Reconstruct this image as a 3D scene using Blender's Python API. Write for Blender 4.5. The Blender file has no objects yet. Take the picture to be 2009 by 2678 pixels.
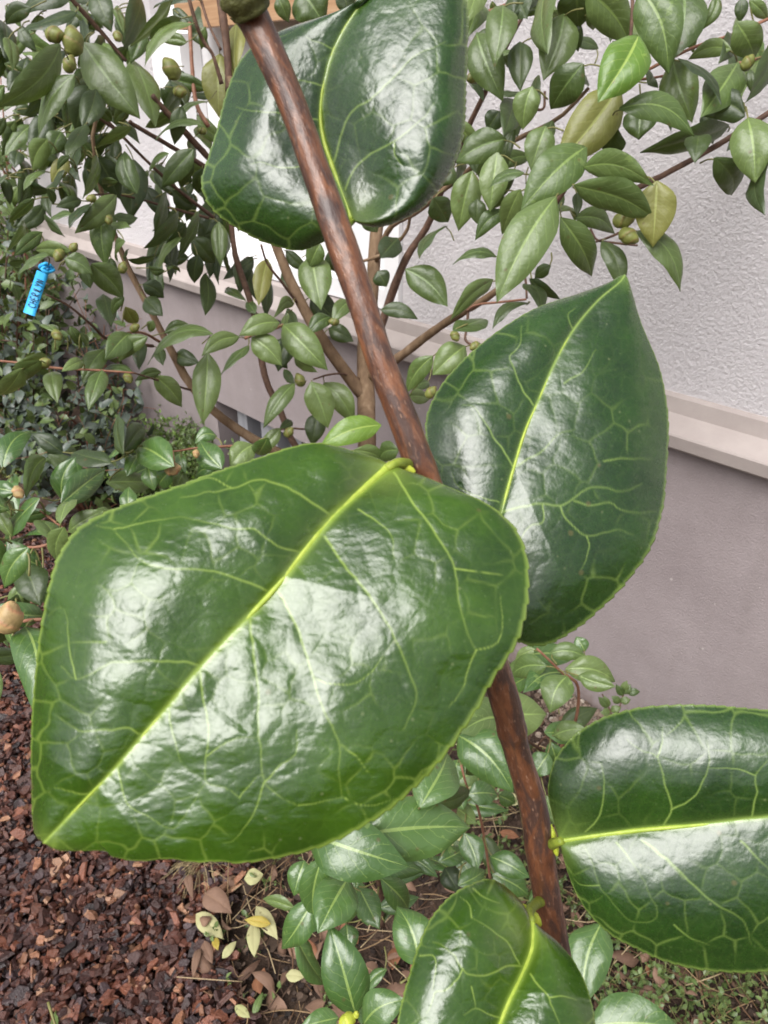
import bpy, math, random
import numpy as np
from mathutils import Vector, Matrix

# ------------------------------------------------------------------ camera, world, sun, exposure
SC = bpy.context.scene
COL = SC.collection
H = 1.25                      # camera height above the ground
PITCH = math.radians(29.6)    # looking down
FPX = 1948.0                  # focal length in photo pixels (2009 x 2678)
CX, CY = 1004.5, 1339.0
cam_d = bpy.data.cameras.new("camera")
cam = bpy.data.objects.new("camera", cam_d); COL.objects.link(cam)
cam.location = (0, 0, H)
cam.rotation_euler = (math.radians(90) - PITCH, 0, 0)
cam_d.sensor_fit = 'VERTICAL'; cam_d.sensor_height = 36; cam_d.sensor_width = 27
cam_d.lens = 36 * FPX / 2678.0
cam_d.clip_start = 0.01; cam_d.clip_end = 200
cam_d.dof.use_dof = True
cam_d.dof.focus_distance = 0.32
cam_d.dof.aperture_fstop = 36
SC.camera = cam

SUN_EL, SUN_AZ = math.radians(52), math.radians(215)    # azimuth from +Y clockwise: behind the camera, to the left
world = bpy.data.worlds.new("World"); SC.world = world; world.use_nodes = True
wn = world.node_tree; wn.nodes.clear()
sky = wn.nodes.new('ShaderNodeTexSky'); sky.sky_type = 'NISHITA'; sky.sun_disc = False
sky.sun_elevation = SUN_EL; sky.sun_rotation = SUN_AZ; sky.dust_density = 4; sky.air_density = 1.2
hs = wn.nodes.new('ShaderNodeHueSaturation'); hs.inputs['Saturation'].default_value = 0.22
bgn = wn.nodes.new('ShaderNodeBackground'); bgn.inputs['Strength'].default_value = 0.055
wo = wn.nodes.new('ShaderNodeOutputWorld')
wn.links.new(sky.outputs[0], hs.inputs['Color']); wn.links.new(hs.outputs[0], bgn.inputs[0]); wn.links.new(bgn.outputs[0], wo.inputs[0])
sun_d = bpy.data.lights.new("sun", 'SUN'); sun = bpy.data.objects.new("sun", sun_d); COL.objects.link(sun)
sun_d.energy = 1.5; sun_d.angle = math.radians(50); sun_d.color = (1.0, 0.975, 0.95)
sdir = Vector((math.sin(SUN_AZ)*math.cos(SUN_EL), math.cos(SUN_AZ)*math.cos(SUN_EL), math.sin(SUN_EL)))
sun.rotation_euler = sdir.to_track_quat('Z', 'Y').to_euler()
SC.view_settings.view_transform = 'Standard'; SC.view_settings.look = 'None'
SC.view_settings.exposure = 1.48; SC.view_settings.gamma = 1
SC.cycles.max_bounces = 6; SC.cycles.diffuse_bounces = 3; SC.cycles.glossy_bounces = 3
SC.cycles.transmission_bounces = 3; SC.cycles.caustics_reflective = False; SC.cycles.caustics_refractive = False

# ------------------------------------------------------------------ helpers
rng = np.random.default_rng(7); random.seed(7)
ct, st = math.cos(PITCH), math.sin(PITCH)
AR = np.array([1.0, 0, 0]); AF = np.array([0, ct, -st]); AU = np.array([0, st, ct])
CAM = np.array([0, 0, H])
def W(px, py, d):
    """photo pixel (may be arrays) at depth d metres along the view axis -> world point"""
    px = np.asarray(px, float); py = np.asarray(py, float); d = np.asarray(d, float)
    a = (px - CX) / FPX; b = (CY - py) / FPX
    return CAM + d[..., None] * (a[..., None]*AR + AF + b[..., None]*AU)
def ray(px, py): return ((px - CX)/FPX)*AR + AF + ((CY - py)/FPX)*AU
WE = np.array([-0.6896, 0.7242, 0]); WN = np.array([0.7242, 0.6896, 0])
WP0 = np.array([0.520, 1.246, 0]); WC = float(WN @ WP0)
def wall_d(px, py): return WC / max(1e-3, float(WN @ ray(px, py)))
def ground_d(px, py):
    r = ray(px, py); return H / max(1e-3, -r[2])
def wall_sz(px, py):
    p = W(px, py, wall_d(px, py)); return float((p - WP0) @ WE), float(p[2])
def gpt(px, py, z=0.0):
    r = ray(px, py); return CAM + r * ((H - z) / -r[2])

def link(ob, parent=None):
    COL.objects.link(ob)
    if parent is not None: ob.parent = parent
    return ob
def tag(o, label=None, cat=None, group=None, kind=None):
    if label: o['label'] = label
    if cat: o['category'] = cat
    if group: o['group'] = group
    if kind: o['kind'] = kind
    return o
def empty(name, loc=(0, 0, 0), rz=0):
    o = bpy.data.objects.new(name, None); o.location = loc; o.rotation_euler = (0, 0, rz); o.empty_display_size = 0.05
    return link(o)

class MB:
    """collects numpy vertex / face blocks into one mesh"""
    def __init__(s): s.v = []; s.f = []; s.m = []; s.n = 0; s.uv = []; s.att = []
    def add(s, v, f, mi=0, uv=None, att=None):
        v = np.asarray(v, float).reshape(-1, 3)
        s.v.append(v); s.f += [tuple(i + s.n for i in q) for q in f]; s.m += [mi]*len(f)
        s.uv.append(np.zeros((len(v), 2)) if uv is None else np.asarray(uv, float).reshape(-1, 2))
        s.att.append(np.zeros((len(v), 3)) + 0.5 if att is None else np.broadcast_to(np.asarray(att, float), (len(v), 3)))
        s.n += len(v)
    def build(s, name, mats, parent=None, smooth=True):
        me = bpy.data.meshes.new(name)
        V = np.concatenate(s.v) if s.v else np.zeros((0, 3))
        if parent is not None:
            M = np.array(world_mat(parent).inverted()); V = V @ M[:3, :3].T + M[:3, 3]
        me.from_pydata(V.tolist(), [], s.f)
        for m in (mats if isinstance(mats, (list, tuple)) else [mats]): me.materials.append(m)
        me.polygons.foreach_set('material_index', s.m)
        if smooth: me.polygons.foreach_set('use_smooth', [True]*len(s.f))
        uv = np.concatenate(s.uv); a = me.attributes.new('luv', 'FLOAT2', 'POINT'); a.data.foreach_set('vector', uv.astype(np.float32).ravel())
        at = np.concatenate(s.att); a = me.attributes.new('tone', 'FLOAT_VECTOR', 'POINT'); a.data.foreach_set('vector', at.astype(np.float32).ravel())
        me.update()
        return link(bpy.data.objects.new(name, me), parent)
def world_mat(o):
    m = Matrix.LocRotScale(o.location, o.rotation_euler, o.scale)
    return world_mat(o.parent) @ m if o.parent else m

def catmull(P, n):
    P = np.asarray(P, float); k = len(P)
    if k == 2:
        t = np.linspace(0, 1, n)[:, None]; return P[0]*(1-t) + P[1]*t
    Q = np.vstack([2*P[0]-P[1], P, 2*P[-1]-P[-2]]); out = []
    for i in range(k-1):
        p0, p1, p2, p3 = Q[i:i+4]; t = np.linspace(0, 1, 24, endpoint=False)[:, None]
        out.append(0.5*((2*p1)+(-p0+p2)*t+(2*p0-5*p1+4*p2-p3)*t**2+(-p0+3*p1-3*p2+p3)*t**3))
    out.append(P[-1:]); D = np.vstack(out)
    L = np.r_[0, np.cumsum(np.linalg.norm(np.diff(D[:, :3], axis=0), axis=1))]
    s = np.linspace(0, L[-1], n)
    return np.stack([np.interp(s, L, D[:, j]) for j in range(D.shape[1])], 1)

def tube(mb, P, R, k=8, mi=0, jit=0.0, att=None):
    """tapered tube through world points P with radii R"""
    P = np.asarray(P, float); R = np.asarray(R, float); n = len(P)
    T = np.gradient(P, axis=0); T /= np.linalg.norm(T, axis=1)[:, None] + 1e-12
    ref = np.array([0.31, 0.17, 0.94]) if abs(T[0] @ np.array([0.31, 0.17, 0.94])) < 0.9 else np.array([1.0, 0, 0])
    V = []; N = ref - (ref @ T[0])*T[0]; N /= np.linalg.norm(N)
    ang = np.arange(k)/k*2*math.pi
    L = np.r_[0, np.cumsum(np.linalg.norm(np.diff(P, axis=0), axis=1))]
    for i in range(n):
        N = N - (N @ T[i])*T[i]; N /= np.linalg.norm(N) + 1e-12; B = np.cross(T[i], N)
        r = R[i]*(1 + jit*rng.standard_normal(k)) if jit else R[i]*np.ones(k)
        V.append(P[i] + (np.cos(ang)*r)[:, None]*N + (np.sin(ang)*r)[:, None]*B)
    V = np.vstack(V); F = []
    for i in range(n-1):
        for j in range(k):
            a = i*k+j; b = i*k+(j+1) % k; F.append((a, b, b+k, a+k))
    F.append(tuple(range(k))[::-1]); F.append(tuple((n-1)*k+j for j in range(k)))
    uv = np.stack([np.tile(ang/(2*math.pi), n), np.repeat(L, k)], 1)
    mb.add(V, F, mi, uv, att)

def boxv(mb, lo, hi, mi=0, fr=None):
    lo = np.array(lo, float); hi = np.array(hi, float)
    v = np.array([[(lo, hi)[i][0], (lo, hi)[j][1], (lo, hi)[k][2]] for i in (0, 1) for j in (0, 1) for k in (0, 1)])
    if fr is not None: v = fr(v)
    mb.add(v, [(0, 1, 3, 2), (4, 6, 7, 5), (0, 4, 5, 1), (2, 3, 7, 6), (0, 2, 6, 4), (1, 5, 7, 3)], mi)

def hash2(ix, iy, seed):
    h = (ix.astype(np.int64)*374761393 + iy.astype(np.int64)*668265263 + seed*1442695041) & 0x7fffffff
    h = ((h ^ (h >> 13))*1274126177) & 0x7fffffff
    return ((h ^ (h >> 16)) & 0xffff)/65535.0
def vnoise(x, y, seed=0):
    x = np.asarray(x, float); y = np.asarray(y, float)
    ix = np.floor(x); iy = np.floor(y); fx = x-ix; fy = y-iy
    fx = fx**3*(fx*(fx*6-15)+10); fy = fy**3*(fy*(fy*6-15)+10)
    a = hash2(ix, iy, seed); b = hash2(ix+1, iy, seed); c = hash2(ix, iy+1, seed); d = hash2(ix+1, iy+1, seed)
    return (a*(1-fx)+b*fx)*(1-fy)+(c*(1-fx)+d*fx)*fy - 0.5
def fbm(x, y, seed=0, o=4):
    s = 0; a = 1
    for i in range(o): s = s + a*vnoise(x, y, seed+i*17); x = x*2.03+3.1; y = y*2.03+1.7; a *= 0.5
    return s

# ------------------------------------------------------------------ materials
def nmat(name):
    m = bpy.data.materials.new(name); m.use_nodes = True; nt = m.node_tree; nt.nodes.clear()
    out = nt.nodes.new('ShaderNodeOutputMaterial'); p = nt.nodes.new('ShaderNodeBsdfPrincipled')
    nt.links.new(p.outputs[0], out.inputs[0]); return m, nt, p, out
def N(nt, t, **k):
    n = nt.nodes.new(t)
    for a, b in k.items():
        if a in n.inputs: n.inputs[a].default_value = b
        else: setattr(n, a, b)
    return n
def ramp(nt, fac, stops, interp='LINEAR'):
    r = nt.nodes.new('ShaderNodeValToRGB'); cr = r.color_ramp; cr.interpolation = interp
    while len(cr.elements) < len(stops): cr.elements.new(0.5)
    for e, (p, c) in zip(cr.elements, stops): e.position = p; e.color = (*c, 1) if len(c) == 3 else c
    nt.links.new(fac, r.inputs[0]); return r.outputs[0]
def mixc(nt, fac, a, b, mode='MIX'):
    m = nt.nodes.new('ShaderNodeMix'); m.data_type = 'RGBA'; m.blend_type = mode
    for s, v in ((0, fac), (6, a), (7, b)):
        if hasattr(v, 'links'): nt.links.new(v, m.inputs[s])
        else: m.inputs[s].default_value = (*v, 1) if isinstance(v, tuple) and len(v) == 3 else v
    return m.outputs[2]
def mth(nt, op, a, b=0.0, c=None):
    m = nt.nodes.new('ShaderNodeMath'); m.operation = op
    for i, v in enumerate((a, b, c)):
        if v is None: continue
        if hasattr(v, 'links'): nt.links.new(v, m.inputs[i])
        else: m.inputs[i].default_value = v
    return m.outputs[0]
def noise(nt, scale, detail=4, rough=0.55, vec=None, dist=0.0):
    n = nt.nodes.new('ShaderNodeTexNoise'); n.inputs['Scale'].default_value = scale; n.inputs['Detail'].default_value = detail
    n.inputs['Roughness'].default_value = rough; n.inputs['Distortion'].default_value = dist
    if vec is None:
        tc = nt.nodes.new('ShaderNodeNewGeometry'); vec = tc.outputs['Position']
    nt.links.new(vec, n.inputs['Vector']); return n.outputs[0]
def bump(nt, p, h, strength, dist):
    b = nt.nodes.new('ShaderNodeBump'); b.inputs['Strength'].default_value = strength; b.inputs['Distance'].default_value = dist
    nt.links.new(h, b.inputs['Height']); nt.links.new(b.outputs[0], p.inputs['Normal']); return b

def mat_bigleaf(name, ca, cb, vein, rough=0.25, trans=0.12):
    m, nt, p, out = nmat(name)
    at = N(nt, 'ShaderNodeAttribute', attribute_name='tone'); sp = nt.nodes.new('ShaderNodeSeparateXYZ'); nt.links.new(at.outputs['Vector'], sp.inputs[0])
    n1 = noise(nt, 60, 3); n2 = noise(nt, 900, 3)
    c = ramp(nt, n1, [(0.32, ca), (0.68, cb)])
    c = mixc(nt, mth(nt, 'MULTIPLY', n2, 0.35), c, tuple(x*0.55 for x in ca))
    c = mixc(nt, mth(nt, 'MULTIPLY', sp.outputs[1], 0.75), c, vein)         # margin and base tint
    vf = mth(nt, 'MINIMUM', sp.outputs[0], 0.93)
    c = mixc(nt, vf, c, vein)
    g_ = nt.nodes.new('ShaderNodeNewGeometry')
    for sc_, th_, am_, col_ in ((170, 0.045, 0.22, (0.30, 0.33, 0.16)), (75, 0.040, 0.6, (0.10, 0.085, 0.025)), (420, 0.085, 0.12, (0.22, 0.30, 0.12))):
        vo = N(nt, 'ShaderNodeTexVoronoi'); vo.inputs['Scale'].default_value = sc_; nt.links.new(g_.outputs['Position'], vo.inputs['Vector'])
        c = mixc(nt, mth(nt, 'MULTIPLY', ramp(nt, vo.outputs['Distance'], [(th_, (1, 1, 1)), (th_*1.7, (0, 0, 0))]), am_), c, col_)
    nt.links.new(c, p.inputs['Base Color'])
    r = mth(nt, 'ADD', mth(nt, 'MULTIPLY', n2, 0.12), rough - 0.06); nt.links.new(r, p.inputs['Roughness'])
    p.inputs['IOR'].default_value = 1.52; p.inputs['Specular IOR Level'].default_value = 0.7
    p.inputs['Coat Weight'].default_value = 0.45; p.inputs['Coat Roughness'].default_value = 0.25; p.inputs['Coat IOR'].default_value = 1.55
    bb = bump(nt, p, noise(nt, 1400, 3, 0.6), 0.16, 0.0004)
    nt.links.new(bb.outputs[0], p.inputs['Coat Normal'])
    tr = nt.nodes.new('ShaderNodeBsdfTranslucent'); nt.links.new(mixc(nt, 0.5, c, (0.30, 0.42, 0.03)), tr.inputs[0])
    ms = nt.nodes.new('ShaderNodeMixShader'); ms.inputs[0].default_value = trans
    nt.links.new(p.outputs[0], ms.inputs[1]); nt.links.new(tr.outputs[0], ms.inputs[2]); nt.links.new(ms.outputs[0], out.inputs[0])
    return m

def mat_leaf(name, ca, cb, vein, under, rough=0.34, spec=0.5, coat=0.12, trans=0.16):
    """small leaves: luv.x runs base to tip, luv.y across (-1..1)"""
    m, nt, p, out = nmat(name)
    at = N(nt, 'ShaderNodeAttribute', attribute_name='luv'); sp = nt.nodes.new('ShaderNodeSeparateXYZ'); nt.links.new(at.outputs['Vector'], sp.inputs[0])
    u, v = sp.outputs[0], mth(nt, 'ABSOLUTE', sp.outputs[1])
    g = nt.nodes.new('ShaderNodeNewGeometry'); oi = nt.nodes.new('ShaderNodeObjectInfo')
    rnd = mth(nt, 'FRACT', mth(nt, 'ADD', g.outputs['Random Per Island'], oi.outputs['Random']))
    c = ramp(nt, mth(nt, 'ADD', mth(nt, 'MULTIPLY', rnd, 0.7), mth(nt, 'MULTIPLY', noise(nt, 70, 3), 0.4)), [(0.12, ca), (0.95, cb)])
    c = mixc(nt, mth(nt, 'MULTIPLY', mth(nt, 'GREATER_THAN', noise(nt, 45, 4, 0.7), 0.66), 0.25), c, vein)
    vo = N(nt, 'ShaderNodeTexVoronoi'); vo.inputs['Scale'].default_value = 48; nt.links.new(g.outputs['Position'], vo.inputs['Vector'])
    c = mixc(nt, mth(nt, 'MULTIPLY', ramp(nt, vo.outputs['Distance'], [(0.05, (1, 1, 1)), (0.13, (0, 0, 0))]), 0.6), c, (0.10, 0.065, 0.025))
    midw = mth(nt, 'SUBTRACT', 0.075, mth(nt, 'MULTIPLY', u, 0.05))
    mid = mth(nt, 'LESS_THAN', v, midw)
    saw = mth(nt, 'FRACT', mth(nt, 'MULTIPLY', mth(nt, 'SUBTRACT', mth(nt, 'ADD', u, mth(nt, 'MULTIPLY', noise(nt, 120, 1), 0.06)), mth(nt, 'MULTIPLY', v, 0.28)), 7.5))
    sec = mth(nt, 'MULTIPLY', mth(nt, 'LESS_THAN', mth(nt, 'ABSOLUTE', mth(nt, 'SUBTRACT', saw, 0.5)), 0.045), mth(nt, 'LESS_THAN', v, 0.85))
    c = mixc(nt, mth(nt, 'MULTIPLY', sec, 0.20), c, vein)
    c = mixc(nt, mth(nt, 'MULTIPLY', mid, 0.52), c, vein)
    un = mixc(nt, mth(nt, 'MULTIPLY', noise(nt, 90, 3), 0.6), under, tuple(x*0.6 for x in under))
    c2 = mixc(nt, g.outputs['Backfacing'], c, un)
    nt.links.new(c2, p.inputs['Base Color'])
    nt.links.new(mth(nt, 'ADD', mth(nt, 'MULTIPLY', g.outputs['Backfacing'], 0.3), mth(nt, 'ADD', mth(nt, 'MULTIPLY', noise(nt, 200, 3), 0.2), rough-0.1)), p.inputs['Roughness'])
    p.inputs['Specular IOR Level'].default_value = spec
    p.inputs['Coat Weight'].default_value = coat; p.inputs['Coat Roughness'].default_value = 0.2
    hgt = mth(nt, 'ADD', mth(nt, 'ADD', mth(nt, 'MULTIPLY', sec, -0.6), mth(nt, 'MULTIPLY', mid, -0.8)), mth(nt, 'MULTIPLY', noise(nt, 160, 4), 1.6))
    bb = bump(nt, p, hgt, 0.5, 0.0012)
    tr = nt.nodes.new('ShaderNodeBsdfTranslucent'); nt.links.new(mixc(nt, 0.5, c, (0.22, 0.30, 0.03)), tr.inputs[0])
    ms = nt.nodes.new('ShaderNodeMixShader'); ms.inputs[0].default_value = trans
    nt.links.new(p.outputs[0], ms.inputs[1]); nt.links.new(tr.outputs[0], ms.inputs[2]); nt.links.new(ms.outputs[0], out.inputs[0])
    return m

def mat_noise(name, stops, scale, rough=0.8, bs=0.5, bd=0.002, bscale=None, detail=6, spec=0.3, dist=0.0, vec='pos', stretch=None):
    m, nt, p, out = nmat(name)
    tc = nt.nodes.new('ShaderNodeTexCoord'); v = tc.outputs['Object']
    if stretch:
        mp = nt.nodes.new('ShaderNodeMapping'); mp.inputs['Scale'].default_value = stretch; nt.links.new(v, mp.inputs[0]); v = mp.outputs[0]
    n1 = noise(nt, scale, detail, 0.6, v, dist)
    nt.links.new(ramp(nt, n1, stops), p.inputs['Base Color'])
    p.inputs['Roughness'].default_value = rough; p.inputs['Specular IOR Level'].default_value = spec
    bump(nt, p, noise(nt, bscale or scale*3, 6, 0.6, v), bs, bd)
    return m

def mat_flat(name, c, rough=0.5, spec=0.4):
    return mat_noise(name, [(0.3, tuple(x*0.88 for x in c)), (0.7, c)], 90, rough, 0.15, 0.0005, spec=spec)

M = {}
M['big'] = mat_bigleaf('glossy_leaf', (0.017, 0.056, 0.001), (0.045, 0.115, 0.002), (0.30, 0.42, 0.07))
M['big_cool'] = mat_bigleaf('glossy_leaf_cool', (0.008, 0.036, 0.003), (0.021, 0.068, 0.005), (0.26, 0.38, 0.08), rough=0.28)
M['midrib'] = mat_noise('leaf_midrib', [(0.3, (0.26, 0.36, 0.04)), (0.7, (0.42, 0.50, 0.09))], 400, 0.35, 0.2, 0.0003)
UN = (0.17, 0.22, 0.075)
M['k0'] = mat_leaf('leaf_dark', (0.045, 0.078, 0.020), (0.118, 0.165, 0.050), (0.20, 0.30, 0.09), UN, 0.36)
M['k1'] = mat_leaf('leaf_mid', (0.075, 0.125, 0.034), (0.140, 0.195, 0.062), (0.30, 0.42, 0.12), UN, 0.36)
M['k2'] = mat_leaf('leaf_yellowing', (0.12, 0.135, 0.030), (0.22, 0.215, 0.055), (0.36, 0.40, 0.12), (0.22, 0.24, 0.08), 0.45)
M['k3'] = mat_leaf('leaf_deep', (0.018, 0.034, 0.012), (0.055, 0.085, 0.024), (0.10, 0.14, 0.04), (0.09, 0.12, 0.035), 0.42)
M['k4'] = mat_leaf('leaf_fresh', (0.085, 0.175, 0.022), (0.145, 0.25, 0.035), (0.45, 0.58, 0.14), UN, 0.34)
M['kb'] = mat_leaf('leaf_bluish', (0.045, 0.062, 0.050), (0.095, 0.122, 0.098), (0.10, 0.13, 0.08), (0.05, 0.07, 0.05), 0.36, trans=0.05)
M['kl'] = mat_leaf('leaf_litter_pale', (0.36, 0.37, 0.16), (0.46, 0.43, 0.24), (0.38, 0.35, 0.18), (0.36, 0.33, 0.18), 0.6, 0.3, 0.0)
M['kbr'] = mat_leaf('leaf_litter_brown', (0.10, 0.055, 0.038), (0.27, 0.165, 0.115), (0.26, 0.16, 0.10), (0.25, 0.16, 0.10), 0.7, 0.3, 0.0)
M['kor'] = mat_leaf('leaf_litter_orange', (0.20, 0.085, 0.045), (0.32, 0.15, 0.08), (0.4, 0.2, 0.1), (0.3, 0.14, 0.07), 0.6, 0.3, 0.0)
M['kgo'] = mat_leaf('leaf_litter_gold', (0.36, 0.28, 0.05), (0.44, 0.36, 0.09), (0.5, 0.3, 0.05), (0.5, 0.4, 0.1), 0.5, 0.3, 0.0)
M['bark'] = mat_noise('bark_tan', [(0.25, (0.10, 0.060, 0.036)), (0.55, (0.20, 0.130, 0.078)), (0.8, (0.30, 0.215, 0.14))], 55, 0.8, 0.7, 0.003, 130, stretch=(1, 1, 0.4))
M['twig'] = mat_noise('bark_twig', [(0.25, (0.055, 0.030, 0.022)), (0.6, (0.14, 0.080, 0.055)), (0.85, (0.24, 0.15, 0.10))], 90, 0.7, 0.5, 0.0015, 250)
M['twigred'] = mat_noise('bark_young', [(0.25, (0.18, 0.070, 0.045)), (0.8, (0.36, 0.19, 0.12))], 90, 0.55, 0.4, 0.001, 250)
M['petiole'] = mat_noise('petiole_green', [(0.2, (0.12, 0.12, 0.04)), (0.8, (0.20, 0.19, 0.07))], 200, 0.5, 0.2, 0.0005)
M['bud'] = mat_noise('bud_green', [(0.25, (0.13, 0.16, 0.035)), (0.6, (0.24, 0.26, 0.07)), (0.85, (0.34, 0.26, 0.12))], 75, 0.42, 0.3, 0.001)
M['budp'] = mat_noise('bud_peach', [(0.25, (0.36, 0.30, 0.11)), (0.55, (0.52, 0.36, 0.16)), (0.8, (0.56, 0.27, 0.16))], 60, 0.5, 0.3, 0.001)
M['fgpet'] = mat_noise('petiole_fresh', [(0.3, (0.15, 0.21, 0.025)), (0.7, (0.30, 0.36, 0.05))], 500, 0.4, 0.4, 0.0004)
M['budy'] = mat_noise('bud_yellow', [(0.25, (0.36, 0.46, 0.03)), (0.8, (0.58, 0.62, 0.08))], 300, 0.4, 0.3, 0.0004)

def mat_stem():
    m, nt, p, out = nmat('stem_bark')
    at = N(nt, 'ShaderNodeAttribute', attribute_name='tone'); v = at.outputs['Vector']
    nA = noise(nt, 1.1, 4, 0.55, v, 0.3); nB = noise(nt, 0.75, 7, 0.62, v, 0.5)
    nC = noise(nt, 3.2, 5, 0.6, v, 0.3); nD = noise(nt, 9.0, 5, 0.6, v, 0.2)
    c = ramp(nt, nA, [(0.32, (0.095, 0.036, 0.017)), (0.5, (0.155, 0.058, 0.026)), (0.68, (0.235, 0.095, 0.042))])
    dk = ramp(nt, nB, [(0.45, (0, 0, 0)), (0.56, (1, 1, 1))])
    c = mixc(nt, mth(nt, 'MULTIPLY', dk, 0.78), c, (0.038, 0.022, 0.020))
    vo = N(nt, 'ShaderNodeTexVoronoi'); vo.inputs['Scale'].default_value = 2.6; nt.links.new(v, vo.inputs['Vector'])
    lt = ramp(nt, vo.outputs['Distance'], [(0.10, (1, 1, 1)), (0.16, (0, 0, 0))])
    c = mixc(nt, mth(nt, 'MULTIPLY', lt, 0.55), c, (0.34, 0.20, 0.13))
    c = mixc(nt, mth(nt, 'MULTIPLY', ramp(nt, nC, [(0.56, (0, 0, 0)), (0.68, (1, 1, 1))]), 0.35), c, (0.36, 0.19, 0.12))
    c = mixc(nt, mth(nt, 'MULTIPLY', ramp(nt, nD, [(0.5, (0, 0, 0)), (0.7, (1, 1, 1))]), 0.30), c, (0.05, 0.024, 0.016))
    nt.links.new(c, p.inputs['Base Color'])
    nt.links.new(mth(nt, 'ADD', mth(nt, 'MULTIPLY', dk, 0.15), 0.33), p.inputs['Roughness'])
    p.inputs['Specular IOR Level'].default_value = 0.5; p.inputs['Coat Weight'].default_value = 0.3; p.inputs['Coat Roughness'].default_value = 0.25
    hh = mth(nt, 'ADD', mth(nt, 'MULTIPLY', nB, -1.0), mth(nt, 'MULTIPLY', nC, 1.0))
    bump(nt, p, hh, 0.6, 0.0006)
    return m
M['stem'] = mat_stem()
M['node'] = mat_noise('node_bark', [(0.3, (0.055, 0.050, 0.018)), (0.55, (0.11, 0.115, 0.035)), (0.8, (0.19, 0.17, 0.06))], 300, 0.5, 0.8, 0.001, 700)
M['kg'] = mat_leaf('leaf_shiny', (0.040, 0.098, 0.020), (0.085, 0.165, 0.040), (0.34, 0.46, 0.12), UN, 0.32, 0.7, 0.35)

def mat_stucco():
    m, nt, p, out = nmat('rough_render')
    tc = nt.nodes.new('ShaderNodeTexCoord'); v = tc.outputs['Object']
    n1 = noise(nt, 3, 4, 0.6, v); n2 = noise(nt, 120, 7, 0.72, v, 0.0); n3 = noise(nt, 500, 4, 0.6, v)
    c = ramp(nt, n1, [(0.3, (0.85, 0.805, 0.825)), (0.7, (0.90, 0.855, 0.870))])
    nt.links.new(c, p.inputs['Base Color']); p.inputs['Roughness'].default_value = 0.9; p.inputs['Specular IOR Level'].default_value = 0.2
    h = mth(nt, 'ADD', mth(nt, 'MULTIPLY', n2, 2.2), mth(nt, 'MULTIPLY', n3, 0.3))
    bump(nt, p, h, 1.0, 0.0080); return m
def mat_plinth():
    m, nt, p, out = nmat('smooth_render')
    tc = nt.nodes.new('ShaderNodeTexCoord'); v = tc.outputs['Object']
    n1 = noise(nt, 3.2, 7, 0.68, v); n2 = noise(nt, 260, 4, 0.6, v); n3 = noise(nt, 40, 3, 0.6, v)
    c = ramp(nt, n1, [(0.3, (0.235, 0.198, 0.200)), (0.7, (0.325, 0.280, 0.282))])
    vo = N(nt, 'ShaderNodeTexVoronoi'); vo.inputs['Scale'].default_value = 16; nt.links.new(v, vo.inputs['Vector'])
    spot = mth(nt, 'LESS_THAN', vo.outputs['Distance'], 0.045)
    c = mixc(nt, mth(nt, 'MULTIPLY', spot, 0.45), c, (0.55, 0.50, 0.47))
    mp = nt.nodes.new('ShaderNodeMapping'); mp.inputs['Scale'].default_value = (9, 9, 0.7); nt.links.new(v, mp.inputs[0])
    stk = ramp(nt, noise(nt, 1.0, 6, 0.65, mp.outputs[0]), [(0.48, (0, 0, 0)), (0.72, (1, 1, 1))])
    c = mixc(nt, mth(nt, 'MULTIPLY', stk, 0.22), c, (0.17, 0.145, 0.13))
    sz = nt.nodes.new('ShaderNodeSeparateXYZ'); nt.links.new(v, sz.inputs[0])
    spl = mth(nt, 'MULTIPLY', ramp(nt, sz.outputs[2], [(0.0, (1, 1, 1)), (0.14, (0, 0, 0))]), ramp(nt, noise(nt, 30, 6, 0.7, v), [(0.38, (0, 0, 0)), (0.62, (1, 1, 1))]))
    c = mixc(nt, mth(nt, 'MULTIPLY', spl, 0.6), c, (0.14, 0.095, 0.07))
    nt.links.new(c, p.inputs['Base Color']); p.inputs['Roughness'].default_value = 0.75; p.inputs['Specular IOR Level'].default_value = 0.25
    bump(nt, p, mth(nt, 'ADD', n2, mth(nt, 'MULTIPLY', n3, 0.6)), 0.8, 0.0022); return m
M['stucco'] = mat_stucco(); M['plinth'] = mat_plinth()
M['ledge'] = mat_noise('painted_ledge', [(0.3, (0.32, 0.275, 0.26)), (0.7, (0.39, 0.34, 0.32))], 14, 0.7, 0.4, 0.001, 160)
M['white'] = mat_noise('white_paint_and_glare', [(0.3, (0.80, 0.79, 0.80)), (0.7, (0.88, 0.87, 0.88))], 12, 0.5, 0.1, 0.001)  # frame paint, and the reflection coloured into the window pane
M['vent_dark'] = mat_noise('vent_panel_dark', [(0.3, (0.050, 0.050, 0.056)), (0.7, (0.085, 0.083, 0.09))], 30, 0.7, 0.2, 0.001)
M['metal'] = mat_noise('zinc_sheet', [(0.3, (0.20, 0.20, 0.22)), (0.7, (0.32, 0.32, 0.34))], 20, 0.42, 0.2, 0.0006, stretch=(1, 1, 0.1))
M['wood'] = mat_noise('timber_board', [(0.3, (0.24, 0.125, 0.065)), (0.5, (0.42, 0.25, 0.14)), (0.7, (0.50, 0.33, 0.20))], 22, 0.6, 0.4, 0.001, 90, stretch=(0.12, 1, 2.2))
M['soil'] = mat_noise('dark_soil', [(0.3, (0.030, 0.020, 0.016)), (0.55, (0.085, 0.055, 0.040)), (0.8, (0.17, 0.12, 0.085))], 28, 0.95, 1.0, 0.01, 90)
M['tag'] = mat_noise('blue_plastic', [(0.3, (0.03, 0.36, 0.74)), (0.7, (0.05, 0.44, 0.84))], 60, 0.4, 0.1, 0.0004)
M['ink'] = mat_flat('black_ink', (0.012, 0.012, 0.03), 0.6)

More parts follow.
